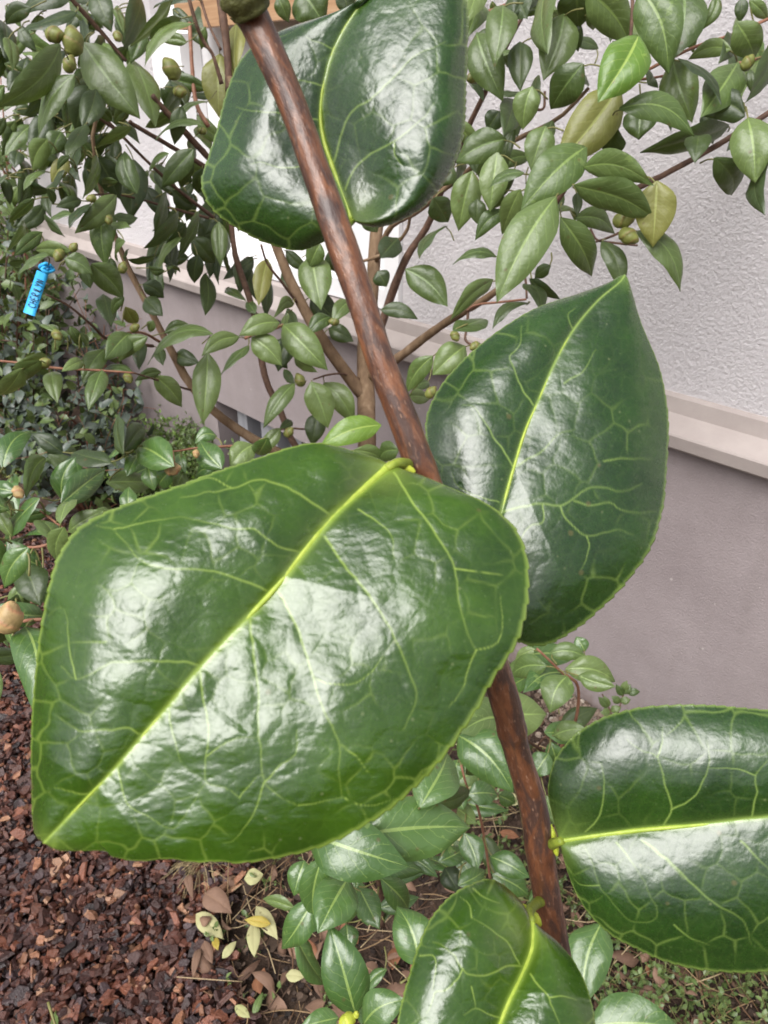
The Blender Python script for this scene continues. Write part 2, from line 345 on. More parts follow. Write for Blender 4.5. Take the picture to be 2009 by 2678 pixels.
def mat_tone(name, rough=0.7, spec=0.3, bs=0.6, bscale=220):
    m, nt, p, out = nmat(name)
    at = N(nt, 'ShaderNodeAttribute', attribute_name='tone')
    n1 = noise(nt, bscale, 5, 0.65)
    c = mixc(nt, ramp(nt, n1, [(0.3, (0, 0, 0)), (0.7, (1, 1, 1))]), mixc(nt, 1.0, at.outputs['Color'], (0.6, 0.6, 0.6), 'MULTIPLY'), at.outputs['Color'])
    nt.links.new(c, p.inputs['Base Color'])
    nt.links.new(mth(nt, 'ADD', mth(nt, 'MULTIPLY', n1, 0.3), rough-0.15), p.inputs['Roughness']); p.inputs['Specular IOR Level'].default_value = spec
    bump(nt, p, n1, bs, 0.003); return m
M['chips'] = mat_tone('bark_chips', 0.42, 0.6, 1.0, 200)
M['budt'] = mat_tone('bud_scales', 0.45, 0.4, 0.3, 130)
M['litter'] = mat_tone('plant_litter', 0.75, 0.25, 0.4, 300)

# ------------------------------------------------------------------ house wall
house = empty('house', tuple(WP0), math.atan2(WE[1], WE[0]))
tag(house, 'house wall in rough lilac render over a smooth taupe plinth with a pale ledge', 'house')
def wbox(mb, s0, s1, o0, o1, z0, z1, mi=0):
    def fr(v): return WP0 + v[:, :1]*WE + v[:, 1:2]*(-WN) + v[:, 2:3]*np.array([0, 0, 1.0])
    boxv(mb, (s0, o0, z0), (s1, o1, z1), mi, fr)
s_win_r = wall_sz(1052, 830)[0]; s_win_l = wall_sz(462, 560)[0]
zl0 = 0.699
zl1 = wall_sz(1900, 1045)[1] - 0.012
sv0, sv1 = wall_sz(566, 1050)[0], wall_sz(566, 1050)[0]-1.05     # main vent opening
sw0, sw1 = wall_sz(150, 850)[0], wall_sz(150, 850)[0]+1.4
zv = 0.331
mb = MB(); TOP = 2.4
wbox(mb, -2.2, s_win_r, -0.25, 0.0, zl1-0.01, TOP); wbox(mb, s_win_l, 9, -0.25, 0.0, zl1-0.01, TOP)
mb.build('rendered_wall', M['stucco'], house, False)
mb = MB()
wbox(mb, -2.2, sv1, -0.25, 0.004, -0.05, zl0+0.01); wbox(mb, sv1, sv0, -0.25, 0.004, zv, zl0+0.01)
wbox(mb, sv0, sw0, -0.25, 0.004, -0.05, zl0+0.01); wbox(mb, sw0, sw1, -0.25, 0.004, zv, zl0+0.01); wbox(mb, sw1, 9, -0.25, 0.004, -0.05, zl0+0.01)
mb.build('plinth', M['plinth'], house, False)
# ledge: an extruded moulding profile (out, z)
dz = zl1-zl0
prof = [(0.0, zl1+0.001), (0.013, zl1-0.003), (0.016, zl1-0.36*dz), (0.020, zl1-0.39*dz), (0.044, zl1-0.60*dz), (0.050, zl1-0.64*dz), (0.052, zl1-0.68*dz), (0.048, zl0+0.004), (0.044, zl0), (0.004, zl0-0.001), (-0.02, zl0-0.001), (-0.02, zl1)]
mb = MB(); nseg = 60; ss = np.linspace(-2.2, 9, nseg); k = len(prof)
V = np.array([WP0 + s*WE - WN*o + np.array([0, 0, z]) for s in ss for (o, z) in prof]); F = []
for i in range(nseg-1):
    for j in range(k): a = i*k+j; b = i*k+(j+1) % k; F.append((a, b, b+k, a+k))
mb.add(V, F); mb.build('ledge', M['ledge'], house, False)
for (a, b) in ((sv1, sv0), (sw0, sw1)):
    mb = MB(); wbox(mb, a, b, -0.20, -0.10, -0.05, zv-0.002)
    ve = mb.build('vent', M['vent_dark'], house, False)
    mb = MB(); x = a + 0.03; i = 0
    while x < b-0.10:
        w_ = (0.055, 0.018, 0.085, 0.03)[i % 4]
        wbox(mb, x, x+w_, -0.098, (-0.03, -0.05, -0.02, -0.06)[i % 4], -0.05, zv-0.004, 0); x += w_ + (0.012, 0.03, 0.016, 0.05)[i % 4]; i += 1
    mb.build('vent_slat', M['metal'], ve, False)
# window pane with its bright reflection painted in as white, white frame, timber lintel
zt = wall_sz(560, 75)[1]
mb = MB(); wbox(mb, s_win_r, s_win_l, -0.12, -0.05, zl1-0.01, TOP); win = mb.build('window', M['white'], house, False)
mb = MB()
wbox(mb, s_win_r+0.002, s_win_r+0.05, -0.048, 0.012, zl1+0.004, zt-0.004); wbox(mb, s_win_l-0.16, s_win_l-0.002, -0.048, 0.016, zl1+0.004, zt-0.004)
wbox(mb, s_win_r+0.052, s_win_l-0.162, -0.048, -0.01, zl1+0.004, zl1+0.05)
mb.build('window_frame', M['white'], win, False)
mb = MB()
for i in range(4): wbox(mb, s_win_r-0.2, wall_sz(500, 60)[0], 0.018, 0.045, zt+0.095*i, zt+0.095*i+0.088)
mb.build('timber_lintel', M['wood'], house, False)

# ------------------------------------------------------------------ ground
mb = MB(); n = 120
gx = np.linspace(-6, 6, n); gy = np.linspace(-6, 8, n); X, Y = np.meshgrid(gx, gy)
Z = 0.02*fbm(X*3, Y*3, 5) - 0.012
V = np.stack([X, Y, Z], -1).reshape(-1, 3)
F = [(i*n+j, i*n+j+1, (i+1)*n+j+1, (i+1)*n+j) for i in range(n-1) for j in range(n-1)]
mb.add(V, F); g = mb.build('ground', M['soil']); g['kind'] = 'structure'
mb = MB(); boxv(mb, (-60, -60, -0.3), (60, 60, -0.08)); g = mb.build('terrain', M['soil'], smooth=False); g['kind'] = 'structure'

# ------------------------------------------------------------------ bulk small shapes
def chip_block(mb, P, L, Wd, Hh, cols, rseed=3):
    """irregular flattened chips, 10 verts each"""
    r = np.random.default_rng(rseed); n = len(P)
    base = np.array([[-.5, -.35], [-.15, -.5], [.35, -.42], [.5, .05], [.25, .5], [-.3, .45]])
    k = 6; V = np.zeros((n, 12, 3))
    for i in range(n):
        b = base*(1 + 0.45*(r.random((k, 1))-0.5)) + 0.16*(r.random((k, 2))-0.5)
        b = b*np.array([L[i], Wd[i]]); h = Hh[i]
        top = np.c_[b*0.86, h/2+0.35*h*(r.random(k)-0.5)]; bot = np.c_[b, -h/2*np.ones(k)]
        v = np.vstack([bot, top]); a = r.random()*2*math.pi
        tx, ty = r.normal(0, .42, 2)
        Rz = np.array([[math.cos(a), -math.sin(a), 0], [math.sin(a), math.cos(a), 0], [0, 0, 1]])
        Rx = np.array([[1, 0, 0], [0, math.cos(tx), -math.sin(tx)], [0, math.sin(tx), math.cos(tx)]])
        Ry = np.array([[math.cos(ty), 0, math.sin(ty)], [0, 1, 0], [-math.sin(ty), 0, math.cos(ty)]])
        V[i] = v @ (Rz @ Rx @ Ry).T + P[i]
    F = []
    for i in range(n):
        o = i*12; F += [(o+6, o+7, o+8, o+9, o+10, o+11)] + [(o+j, o+(j+1) % 6, o+6+(j+1) % 6, o+6+j) for j in range(6)]
    mb.add(V, F, 0, None, np.repeat(cols, 12, axis=0))

def on_px(px, py, z): return gpt(px, py, z)
# bark mulch: left and lower left, ends in a ragged line
def mulch_edge_px(py): return np.interp(py, [1700, 2000, 2250, 2450, 2678, 2900], [330, 560, 640, 560, 640, 700])
pts = []; r = np.random.default_rng(11)
while len(pts) < 23000:
    x = r.uniform(-1.6, 0.2); y = r.uniform(0.35, 2.9)
    # project
    v = np.array([x, y, 0]) - CAM; d = v @ AF
    if d < 0.2: continue
    px = CX + FPX*(v @ AR)/d; py = CY - FPX*(v @ AU)/d
    if px < -250 or py > 2900 or py < 1280: continue
    if px > mulch_edge_px(py) + 60*fbm(x*9, y*9, 3) + r.normal(0, 18): continue
    if py < 1750 and r.random() > (py-1330)/420: continue
    pts.append((x, y, r.uniform(0.0, 0.030)))
pts = np.array(pts); n = len(pts)
L = np.minimum(np.exp(r.normal(math.log(0.0148), 0.50, n)), .034); Wd = L*np.where(r.random(n) < .12, r.uniform(.08, .2, n), r.uniform(0.30, 0.78, n)); Hh = r.uniform(0.002, 0.008, n)
pal = np.array([(0.060, 0.025, 0.021), (0.100, 0.036, 0.025), (0.15, 0.050, 0.030), (0.21, 0.075, 0.042), (0.085, 0.052, 0.055), (0.34, 0.155, 0.085), (0.030, 0.018, 0.018), (0.46, 0.25, 0.15)])
cols = pal[r.choice(8, n, p=[.22, .22, .17, .11, .11, .06, .08, .03])]*r.uniform(0.55, 1.15, (n, 1))
mb = MB(); chip_block(mb, pts, L, Wd, Hh, cols); o = mb.build('bark_mulch', M['chips'], None, False); tag(o, 'loose red-brown bark chips covering the bed at lower left', 'mulch', kind='stuff')

# ------------------------------------------------------------------ leaves
PU = np.array([0, .04, .10, .18, .28, .40, .52, .64, .75, .84, .91, .96, 1.0]); PW = np.array([.05, .22, .50, .76, .94, 1.0, .97, .86, .67, .45, .25, .11, .0])
def add_leaf(mb, B, T, hw, mi=0, bow=0.0, arch=0.1, fold=0.25, side=None, face=None, nu=13, nv=8, curl=0.12, real=None, sgn=1, petl=None):
    """leaf from base B to tip T (world); hw half width seen; face = direction towards viewer"""
    B = np.asarray(B, float); T = np.asarray(T, float); A = T-B; Ln = np.linalg.norm(A) + 1e-9; A = A/Ln
    if face is None: face = CAM - (B+T)/2
    face = face/np.linalg.norm(face); S = np.cross(A, face); S /= np.linalg.norm(S)+1e-9; Nn = np.cross(S, A)
    if real is not None and real > hw:       # narrower than life: the blade is turned about its midrib
        c = hw/real; s_ = math.sqrt(max(0, 1-c*c))*sgn; S, Nn = S*c + Nn*s_, Nn*c - S*s_; hw = real
    u = np.linspace(0, 1, nu)**0.92; v = np.linspace(-1, 1, nv*2+1)
    U, Vv = np.meshgrid(u, v, indexing='ij'); wv = np.interp(U, PU, PW)*hw
    ph = rng.uniform(0, 6.28); wav = 0.05*np.sin(U*11+ph)*np.abs(Vv)**2 + 0.03*np.sin(U*19+ph*2+Vv*2)*np.abs(Vv)
    P = B + (U*Ln)[..., None]*A + (Vv*wv + bow*Ln*np.sin(math.pi*U)*1.0)[..., None]*S
    tw = rng.normal(0, .30)*(U-.35)
    h = arch*Ln*np.sin(math.pi*U**0.85) + fold*wv*np.abs(Vv) - (fold+curl)*wv*np.abs(Vv)**2.4 + wav*hw*1.4
    h -= 0.10*Ln*np.clip(U-0.75, 0, 1)**2*8*rng.uniform(0.1, 1)
    lat = (Vv*wv)[..., None]; P = P + h[..., None]*Nn + lat*((np.cos(tw)-1)[..., None]*S + np.sin(tw)[..., None]*Nn)
    P[..., 2] -= (rng.uniform(.0, .10)*Ln*U**3)
    m = 2*nv+1
    F = [(i*m+j, i*m+j+1, (i+1)*m+j+1, (i+1)*m+j) for i in range(nu-1) for j in range(m-1)]
    # orientation so that the upper side faces along Nn
    mb.add(P.reshape(-1, 3), F, mi, np.stack([U, Vv], -1).reshape(-1, 2))
    return A, Nn

BR = []   # branch points (world) for petioles
def add_petiole(mb, B, A, pts, mi=1, r=0.0009):
    e = B - A*0.006
    if len(pts):
        dd = np.linalg.norm(pts - B, axis=1); i = int(dd.argmin()); D = pts[i]-B; dl = dd[i]
        e = B + D*min(1.0, 0.024/max(dl, 1e-6))
    P = catmull([B+A*0.004, B*0.6+e*0.4 - A*0.001, e], 6); tube(mb, P, np.linspace(r*0.9, r*1.2, 6), 6, mi)

def shrub_d(x, y):
    d = float(np.interp(x, [0, 250, 550, 900, 1150, 1300, 2009], [1.0, 1.05, 1.30, 1.42, 1.12, 0.86, 0.80]))
    return min(d, 0.86*wall_d(x, y))

CROPS = {'P': (0, 0, .33755), 'Q': (0, 350, .33755), 'C': (0, 600, .4219), 'L': (0, 1200, .31646), 'D': (500, 550, .4822),
         'B': (1004, 0, .6058), 'R': (1200, 500, .4877), 'S': (1500, 0, .3068), 'T': (500, 0, .4822), 'N': (700, 1978, .42194),
         'U': (1150, 1600, .5178), 'V': (1350, 2200, .3972), 'M': (0, 2178, .6028), 'A': (0, 0, .6052), 'F': (0, 0, 1.211), 'X': (0, 0, 1.0), 'E': (1000, 700, .6082), 'G': (800, 650, .294)}
def cp(c, x, y): ox, oy, s = CROPS[c]; return ox+x*s, oy+y*s

# (crop, [(base x, base y, tip x, tip y, width, kind, bow, depth offset)])
MAINL = {
 'P': [(650,340,1075,890,330,0,.02),(1030,460,1205,940,190,0,0,.08),(470,345,-10,790,200,0,-.06,-.03),(530,395,290,720,110,3,0),(575,575,280,1000,190,0,.05,-.02),
       (700,660,580,1000,220,3,0,.06),(745,690,640,990,190,3,-.05,.03),(600,90,150,225,120,3,-.12),(740,-60,860,230,190,3,0),(1090,-20,960,340,120,3,.06),
       (1330,0,1000,340,55,1,.05,.05),(1405,140,1140,290,60,0,.2),(1490,180,1110,490,120,0,.12),(1450,330,1260,320,90,0,.1,.1),(240,60,40,190,130,3,.1,.05),(560,-10,140,60,160,3,0,.08),
       (60,290,100,530,95,0,0,.02),(20,170,40,430,120,3,0,.06),(235,760,20,850,80,0,.1,.03),(380,880,240,1190,170,3,0,.06),(480,1020,390,1185,160,0,0,.02),(665,960,500,1190,130,3,-.05,.0),
       (1020,980,730,1130,62,0,.06),(1010,830,880,945,110,0,0,.05),(1580,980,1190,1030,75,0,.28),(1410,820,1350,1120,130,3,0,.03),(1130,240,1010,480,140,0,0,.1),(1610,790,1350,910,60,1,0),
       (780,840,870,940,90,1,0,.08),(1520,-10,1180,50,90,3,0,.1),(860,780,940,880,110,0,.1,.08),(170,560,60,700,120,3,0,.1),(700,560,560,660,130,3,0,.12)],
 'Q': [(370,40,240,265,165,1,.03),(640,75,540,185,42,0,0),(530,190,395,375,125,2,0),(540,170,440,270,52,0,.1),(350,280,180,440,80,0,.05),(500,280,415,445,55,3,.1),
       (620,120,590,250,100,3,0,.08),(540,260,618,355,80,3,0,.06),(140,130,110,250,115,3,0,.05),(270,500,60,680,70,0,.05),(190,680,50,885,42,0,.08),
       (375,420,410,545,62,3,-.1),(330,760,105,945,100,1,.02),(370,690,500,785,60,3,-.15),(560,620,360,680,60,0,.15),(545,910,260,872,120,0,.02),(385,945,140,1125,92,0,-.05,-.03),
       (500,965,715,1070,150,0,-.08,-.03),(905,475,575,745,150,0,-.02,-.02),(710,540,530,720,80,3,.08),(790,620,815,1000,175,1,.03,.01),(1060,465,955,85,165,0,-.08),
       (1040,200,1010,630,240,3,0,.06),(760,180,930,490,190,3,0,.05),(745,190,645,490,45,0,.12),(915,368,790,385,50,0,.1),(1500,120,1250,405,170,0,0),(1310,150,1145,320,65,0,-.05),
       (880,640,1070,645,95,3,.1),(840,710,1008,705,85,0,.05),(1290,450,1190,835,60,3,0),(1385,600,1120,890,72,3,.05,-.02),(1340,430,1510,560,140,3,.1,.05),(1440,690,1270,915,60,3,.05),
       (1540,600,1370,965,60,0,.05),(1410,800,1210,1060,85,0,.1),(1535,940,1505,1155,130,3,.05),(970,830,905,990,75,0,.1),(1220,940,985,962,40,3,-.1),(1660,600,1600,770,190,3,0,.06),
       (1490,800,1670,1000,170,3,0,.04),(1430,690,1300,800,60,3,.2),(1390,730,1325,1005,50,0,0),(1310,1050,1400,1062,42,0,-.1),(1160,1040,1280,1050,60,0,0),(860,960,920,1190,105,3,.1,.03),
       (650,1000,700,1190,115,3,0,.05),(1500,230,1395,400,80,3,.1),(1570,270,1530,450,110,3,0,.04),(960,980,1000,880,50,0,0)],
 'C': [(565,215,765,415,165,0,-.05,-.03),(1320,645,905,790,110,0,.08,-.03),(1485,665,1250,775,110,1,.1,-.03),(1290,765,1255,1192,178,1,-.02,-.05),(1545,720,1368,885,75,0,.03,-.02),
       (1020,640,1205,608,80,0,-.12),(810,645,650,800,150,1,.0),(915,665,725,800,105,0,.06,-.02),(870,690,860,852,95,3,0,.03),(1090,770,1238,815,105,3,.05,.03),(985,740,1010,838,75,3,0,.04),
       (955,905,1130,1088,130,1,-.05,-.02),(1000,885,835,925,60,0,.08),(825,890,635,850,55,0,0),(635,875,545,1115,125,0,-.03,-.03),(650,745,510,950,130,0,.03,.02),(325,880,355,1070,115,0,0),
       (135,865,-5,1025,92,1,0),(255,812,140,915,92,0,.1),(300,800,95,832,62,0,.1),(515,820,380,868,80,1,0),(340,635,258,598,52,1,0),(420,655,315,775,82,0,.1),(435,600,505,730,62,0,0),
       (495,640,550,722,40,0,.05),(885,340,1018,422,105,3,-.1,.04),(900,430,1005,533,120,3,0,.05),(640,400,685,578,110,3,0,.03),(770,420,695,525,65,0,.1),(775,480,845,592,92,2,0,.02),
       (950,565,925,630,60,0,0)],
 'D': [(480,610,258,672,115,1,.08,-.04),(500,620,738,862,175,1,.0,-.05),(330,690,492,835,145,1,-.06,-.05),(562,940,388,1155,102,0,-.02,-.03),(650,930,742,1168,158,0,-.03,-.03),
       (720,935,885,1150,135,0,-.08,.0),(650,235,702,508,185,1,.0,.0),(760,580,632,675,92,0,.1),(870,500,765,600,95,0,.06),(560,510,452,582,50,0,.25),(650,470,790,590,140,3,0,.05),
       (745,640,882,700,95,3,0,.05),(1163,318,1392,522,168,0,-.08,-.02),(1028,540,1232,585,85,3,-.1,.0),(1640,375,1408,575,82,0,.12),(1655,250,1418,275,68,0,.05),(1420,650,1592,560,120,0,.1,-.02),
       (1488,735,1308,885,165,1,.0,-.03),(1310,790,1168,970,110,1,.05,-.01),(1180,1005,1300,1012,85,0,0,.02),(1030,1165,690,1262,150,4,.05,-.05),(880,1300,1055,1362,85,1,-.1,-.05),
       (1130,1300,1015,1350,110,0,.1,.0),(1010,330,1062,410,100,3,0,.06),(1125,150,1025,255,130,3,0,.06),(1390,85,1235,240,55,3,.1),(550,1145,478,1185,50,3,0),(485,1182,348,1312,82,0,-.05),
       (690,1100,655,1265,115,3,0,.02),(520,690,470,860,125,3,0,.05),(560,800,685,872,62,1,-.05),(150,60,158,285,92,0,0,-.01),(415,262,366,508,100,2,.03),(700,180,640,300,110,1,0,.02),
       (350,560,300,480,60,0,0,.05),(420,720,520,850,110,3,0,.08),(560,940,500,860,50,3,0,.04),(950,20,1010,110,110,3,0,.02),(740,230,800,330,90,3,0,.08),(1290,930,1200,960,70,0,0,.05)],
 'B': [(515,20,478,268,138,0,-.03,.0),(400,140,515,412,158,0,.04,.03),(590,180,590,372,110,3,0,.05),(780,58,690,332,165,0,-.05,.02),(720,-80,700,212,115,0,.03,-.01),(820,90,840,218,62,3,0,.06),
       (830,-60,840,110,170,3,0,.04),(880,-40,1065,175,165,1,-.05,.02),(1100,155,925,432,205,4,-.05,-.05),(1110,-40,1235,285,190,1,-.08,-.05),(1290,-60,1238,262,190,0,-.08,.0),(860,275,722,465,150,0,0,.03),
       (640,372,600,548,115,1,.05,.0),(530,600,308,690,140,0,.05,.0),(1020,370,745,685,205,2,-.05,-.03),(1015,470,1350,548,122,1,-.12,-.03),(1110,460,1100,598,145,0,0,.03),(700,545,635,722,130,1,0,.04),
       (872,635,592,900,190,1,.02,-.04),(862,720,1168,780,112,1,-.14,-.04),(822,800,1170,928,128,1,-.08,-.05),(1180,780,1165,1045,172,2,.0,-.02),(490,658,458,912,128,1,0,.02),(382,738,322,978,132,1,0,-.01),
       (605,745,455,802,55,0,.12),(215,855,278,960,110,3,0,.03),(1250,262,1335,512,160,0,.04,.03),(1530,268,1372,492,165,1,-.02,.0),(1268,255,1468,415,45,3,-.16,-.05),(1500,212,1310,245,75,1,.1,.03),
       (1490,540,1112,652,78,3,.12,.03),(1360,590,1345,690,110,3,0,.03),(1560,500,1380,500,130,3,.25,.02),(1010,555,955,660,130,3,0,.03),(560,430,520,572,95,3,0,.05),(500,480,445,560,90,3,0,.05),
       (1140,360,1155,330,60,3,0,.04),(1572,510,1606,780,180,1,-.02,-.03),(1430,680,1502,845,120,3,-.1,.0),(1665,660,1638,905,70,3,.1,.0),(1000,510,950,590,80,0,0,.04),(560,-40,620,80,120,3,0,.06),
       (420,20,360,140,110,1,0,.04),(1080,60,1150,200,120,0,0,.05),(900,20,905,130,60,0,0,.05),(1000,60,980,170,80,3,0,.06),(300,720,240,800,90,3,0,.05),(660,-60,560,40,110,3,0,.05)],
 'R': [(520,30,203,585,252,1,.03,-.08),(620,140,842,212,112,0,-.1,.02),(545,138,722,428,160,1,-.02,.02),(635,8,636,122,55,3,0),(765,270,885,520,110,3,-.05,.02),(950,212,1202,505,130,0,-.06,.0),
       (545,110,632,130,45,0,0,.02),(330,-10,235,205,125,1,0,.0),(250,105,88,248,95,0,.1,.01),(345,498,445,640,82,3,-.1),(378,468,543,575,52,3,-.1,.02),(378,600,180,722,62,3,.1),
       (495,400,405,458,70,3,0,.02),(100,40,98,175,95,3,0,.05),(230,-10,170,90,90,0,0,.04)],
 'S': [(1390,190,1545,495,260,1,-.02,-.02),(1230,-40,1072,250,115,0,-.15,.0),(1500,0,1659,160,110,1,0,.03),(1680,470,1485,805,150,3,.1,.0),(1440,-20,1420,190,110,3,0,.04),(1500,590,1520,790,80,3,0,.04),(1380,380,1270,500,150,3,.1,.05)],
 'T': [(250,125,240,385,115,2,0,.0),(158,290,150,622,182,2,.02,.0),(590,-60,720,112,230,0,0,.03),(470,-20,530,110,90,0,0,.05),(820,-60,860,80,110,3,0,.05),(1560,-60,1490,110,130,1,0,.0),(420,-30,380,30,60,0,0,.03)],
}
# ------------------------------------------------------------------ background camellia shrub
root_pt = gpt(960, 1177, 0.0)
trunk_d = 1.50
tp = W(960, 1177, trunk_d)
shrub = empty('camellia_shrub', (tp[0], tp[1], 0))
tag(shrub, 'tall camellia with tan trunk and many green buds in front of the lilac wall', 'shrub')
def wpath(pts, dd):
    out = []
    for i, p in enumerate(pts):
        d = dd[i] if isinstance(dd, (list, tuple)) else (dd if dd is not None else shrub_d(*p[:2])+0.04)
        out.append(np.r_[W(p[0], p[1], d), p[2]*0.5/FPX*d])
    return np.array(out)
def branch(name, pts, dd, mat, parent, n=26, k=9, extra=None, jit=0.05):
    P = wpath(pts, dd)
    if extra is not None: P = np.vstack([extra, P])
    Q = catmull(P, n); BR.append(Q[:, :3]); mb = MB(); tube(mb, Q[:, :3], np.maximum(Q[:, 3], 0.0006), k, 0, jit)
    return mb.build(name, mat, parent)
base_t = np.array([[tp[0]+0.005, tp[1]+0.01, -0.02, 0.024], [tp[0], tp[1], 0.15, 0.0205]])
branch('trunk', [(960,1177,47),(958,1032,46),(953,907,36),(972,791,34),(984,613,34),(1010,420,30),(1050,200,24),(1070,30,20)], [1.50,1.50,1.50,1.49,1.47,1.42,1.36,1.3], M['bark'], shrub, 40, 14, base_t, 0.03)
BRL = [
 ([(958,1040,40),(929,1008,34),(862,916,31),(813,839,29),(770,757,27),(731,666,25),(690,540,22),(650,380,18),(600,200,14)], [1.50,1.49,1.45,1.43,1.41,1.39,1.36,1.34,1.30], 'bark'),
 ([(860,1260,20),(770,1162,18),(736,1080,18),(693,984,17),(669,839,17),(645,757,16),(616,670,15),(600,560,13),(560,440,11)], [1.48,1.45,1.43,1.41,1.40,1.38,1.36,1.34,1.3], 'twig'),
 ([(930,1275,28),(700,1170,26),(561,1077,23),(498,1005,22),(456,933,20),(413,849,18),(371,769,17),(337,705,16),(295,600,13),(266,502,11),(242,363,10),(254,300,8)], [1.48,1.40,1.34,1.32,1.3,1.28,1.25,1.23,1.2,1.17,1.12,1.1], 'bark'),
 ([(965,990,24),(1045,933,24),(1151,854,22),(1223,810,20),(1291,767,18),(1380,690,15),(1440,600,12)], [1.50,1.40,1.28,1.2,1.12,1.04,1.0], 'bark'),
 ([(975,900,22),(1001,839,22),(1030,753,22),(1064,671,20),(1119,588,18),(1170,460,16),(1216,351,15),(1283,212,13),(1330,110,11),(1380,20,9)], [1.49,1.47,1.43,1.39,1.34,1.26,1.2,1.12,1.08,1.05], 'twig'),
 ([(985,680,16),(1022,594,15),(1090,555,14),(1167,491,14),(1307,388,13),(1452,315,11),(1540,230,9)], [1.47,1.40,1.33,1.25,1.12,1.04,1.0], 'bark'),
 ([(1400,620,13),(1458,527,13),(1537,394,14),(1610,260,14),(1646,194,13),(1707,115,12),(1760,0,11)], [.96,.90,.87,.86,.86,.86,.86], 'twig'),
 ([(1612,258,11),(1634,170,10),(1650,90,9),(1655,-10,9)], [.86,.85,.84,.83], 'twig'),
 ([(1640,208,8),(1680,190,8),(1731,164,8),(1822,121,8),(1913,91,8),(2020,45,8)], [.86,.87,.87,.87,.87,.87], 'twigred'),
 ([(1640,210,7),(1700,205,7),(1750,196,6)], [.86,.87,.88], 'twigred'),
 ([(1930,165,7),(1960,160,7),(2020,142,7)], [.86,.86,.87], 'twigred'),
 ([(1560,560,13),(1658,497,15),(1731,460,16),(1852,394,15),(1913,357,15),(2020,290,14)], [.96,.92,.92,.92,.91,.9], 'twig'),
 ([(170,-20,12),(189,0,12),(230,45,12),(275,95,11),(330,160,8)], [1.05,1.06,1.08,1.1,1.12], 'twig'),
 ([(400,250,13),(411,266,15),(470,330,16),(539,405,17),(600,470,18)], [1.24,1.25,1.28,1.32,1.36], 'twig'),
 ([(340,318,10),(351,327,11),(454,387,12),(545,442,13),(620,500,14)], [1.2,1.21,1.26,1.31,1.36], 'twig'),
 ([(255,290,7),(300,335,8),(387,424,8),(466,496,9),(560,570,10)], [1.16,1.18,1.23,1.28,1.34], 'twig'),
 ([(490,-20,10),(512,60,10),(533,109,10),(557,145,9),(580,220,12)], [1.2,1.22,1.24,1.25,1.27], 'twig'),
 ([(575,-20,22),(585,60,22),(593,121,20),(600,240,20)], [1.28,1.29,1.3,1.31], 'twig'),
 ([(520,-20,8),(545,60,7),(578,130,7)], [1.3,1.3,1.3], 'twig'),
 ([(496,60,10),(503,180,10),(514,272,11),(545,330,12)], [1.42,1.42,1.42,1.42], 'twigred'),
 ([(205,270,6),(260,310,7),(310,345,8)], [1.12,1.14,1.16], 'twig'),
 ([(240,510,5),(303,508,5),(380,525,6),(450,545,7),(545,570,8)], [1.1,1.15,1.2,1.26,1.32], 'twig'),
 ([(-20,942,6),(60,950,6),(148,963,7),(250,968,6),(350,975,5)], [1.02,1.03,1.04,1.06,1.08], 'twigred'),
 ([(350,975,5),(430,1000,5),(498,1020,6)], [1.08,1.2,1.31], 'twig'),
 ([(683,640,6),(700,690,6),(741,743,7),(775,790,8)], [1.3,1.33,1.37,1.41], 'twig'),
 ([(1375,783,6),(1310,790,6),(1249,797,6),(1223,812,7)], [1.0,1.06,1.12,1.18], 'twigred'),
 ([(1560,632,6),(1590,622,6),(1622,608,7)], [.95,.93,.92], 'twig'),
 ([(1545,600,6),(1563,628,6),(1605,635,6),(1668,642,5)], [.97,.95,.93,.92], 'twig'),
 ([(1225,815,7),(1220,860,7),(1218,890,7),(1240,905,6)], [1.19,1.12,1.08,1.06], 'twig'),
 ([(820,992,4),(860,980,5),(900,978,5),(940,992,6)], [1.38,1.42,1.46,1.49], 'twig'),
 ([(640,885,9),(680,868,9),(715,860,9),(740,850,8)], [1.33,1.33,1.35,1.37], 'twigred'),
 ([(640,1180,4),(730,1125,5),(800,1122,5)], [1.38,1.42,1.44], 'twig'),
 ([(120,770,5),(180,800,6),(240,850,7),(290,890,8),(400,905,9)], [1.05,1.08,1.12,1.18,1.27], 'twig'),
 ([(300,875,6),(370,870,7),(420,895,8)], [1.12,1.2,1.27], 'twigred'),
 ([(1180,60,8),(1250,40,8),(1330,10,8)], [1.1,1.06,1.04], 'twigred'),
 ([(1380,280,6),(1420,285,7),(1425,240,7)], [1.05,1.05,1.05], 'twig'),
 ([(1340,640,5),(1372,720,6),(1378,780,6)], [1.0,.99,.98], 'twig'),
 ([(930,690,8),(1010,660,9),(1060,610,9),(1075,560,8)], [1.46,1.42,1.38,1.34], 'bark'),
]
for pts_, dd_, mt in BRL: branch('branch', pts_, dd_, M[mt], shrub)
BRP = np.vstack(BR)

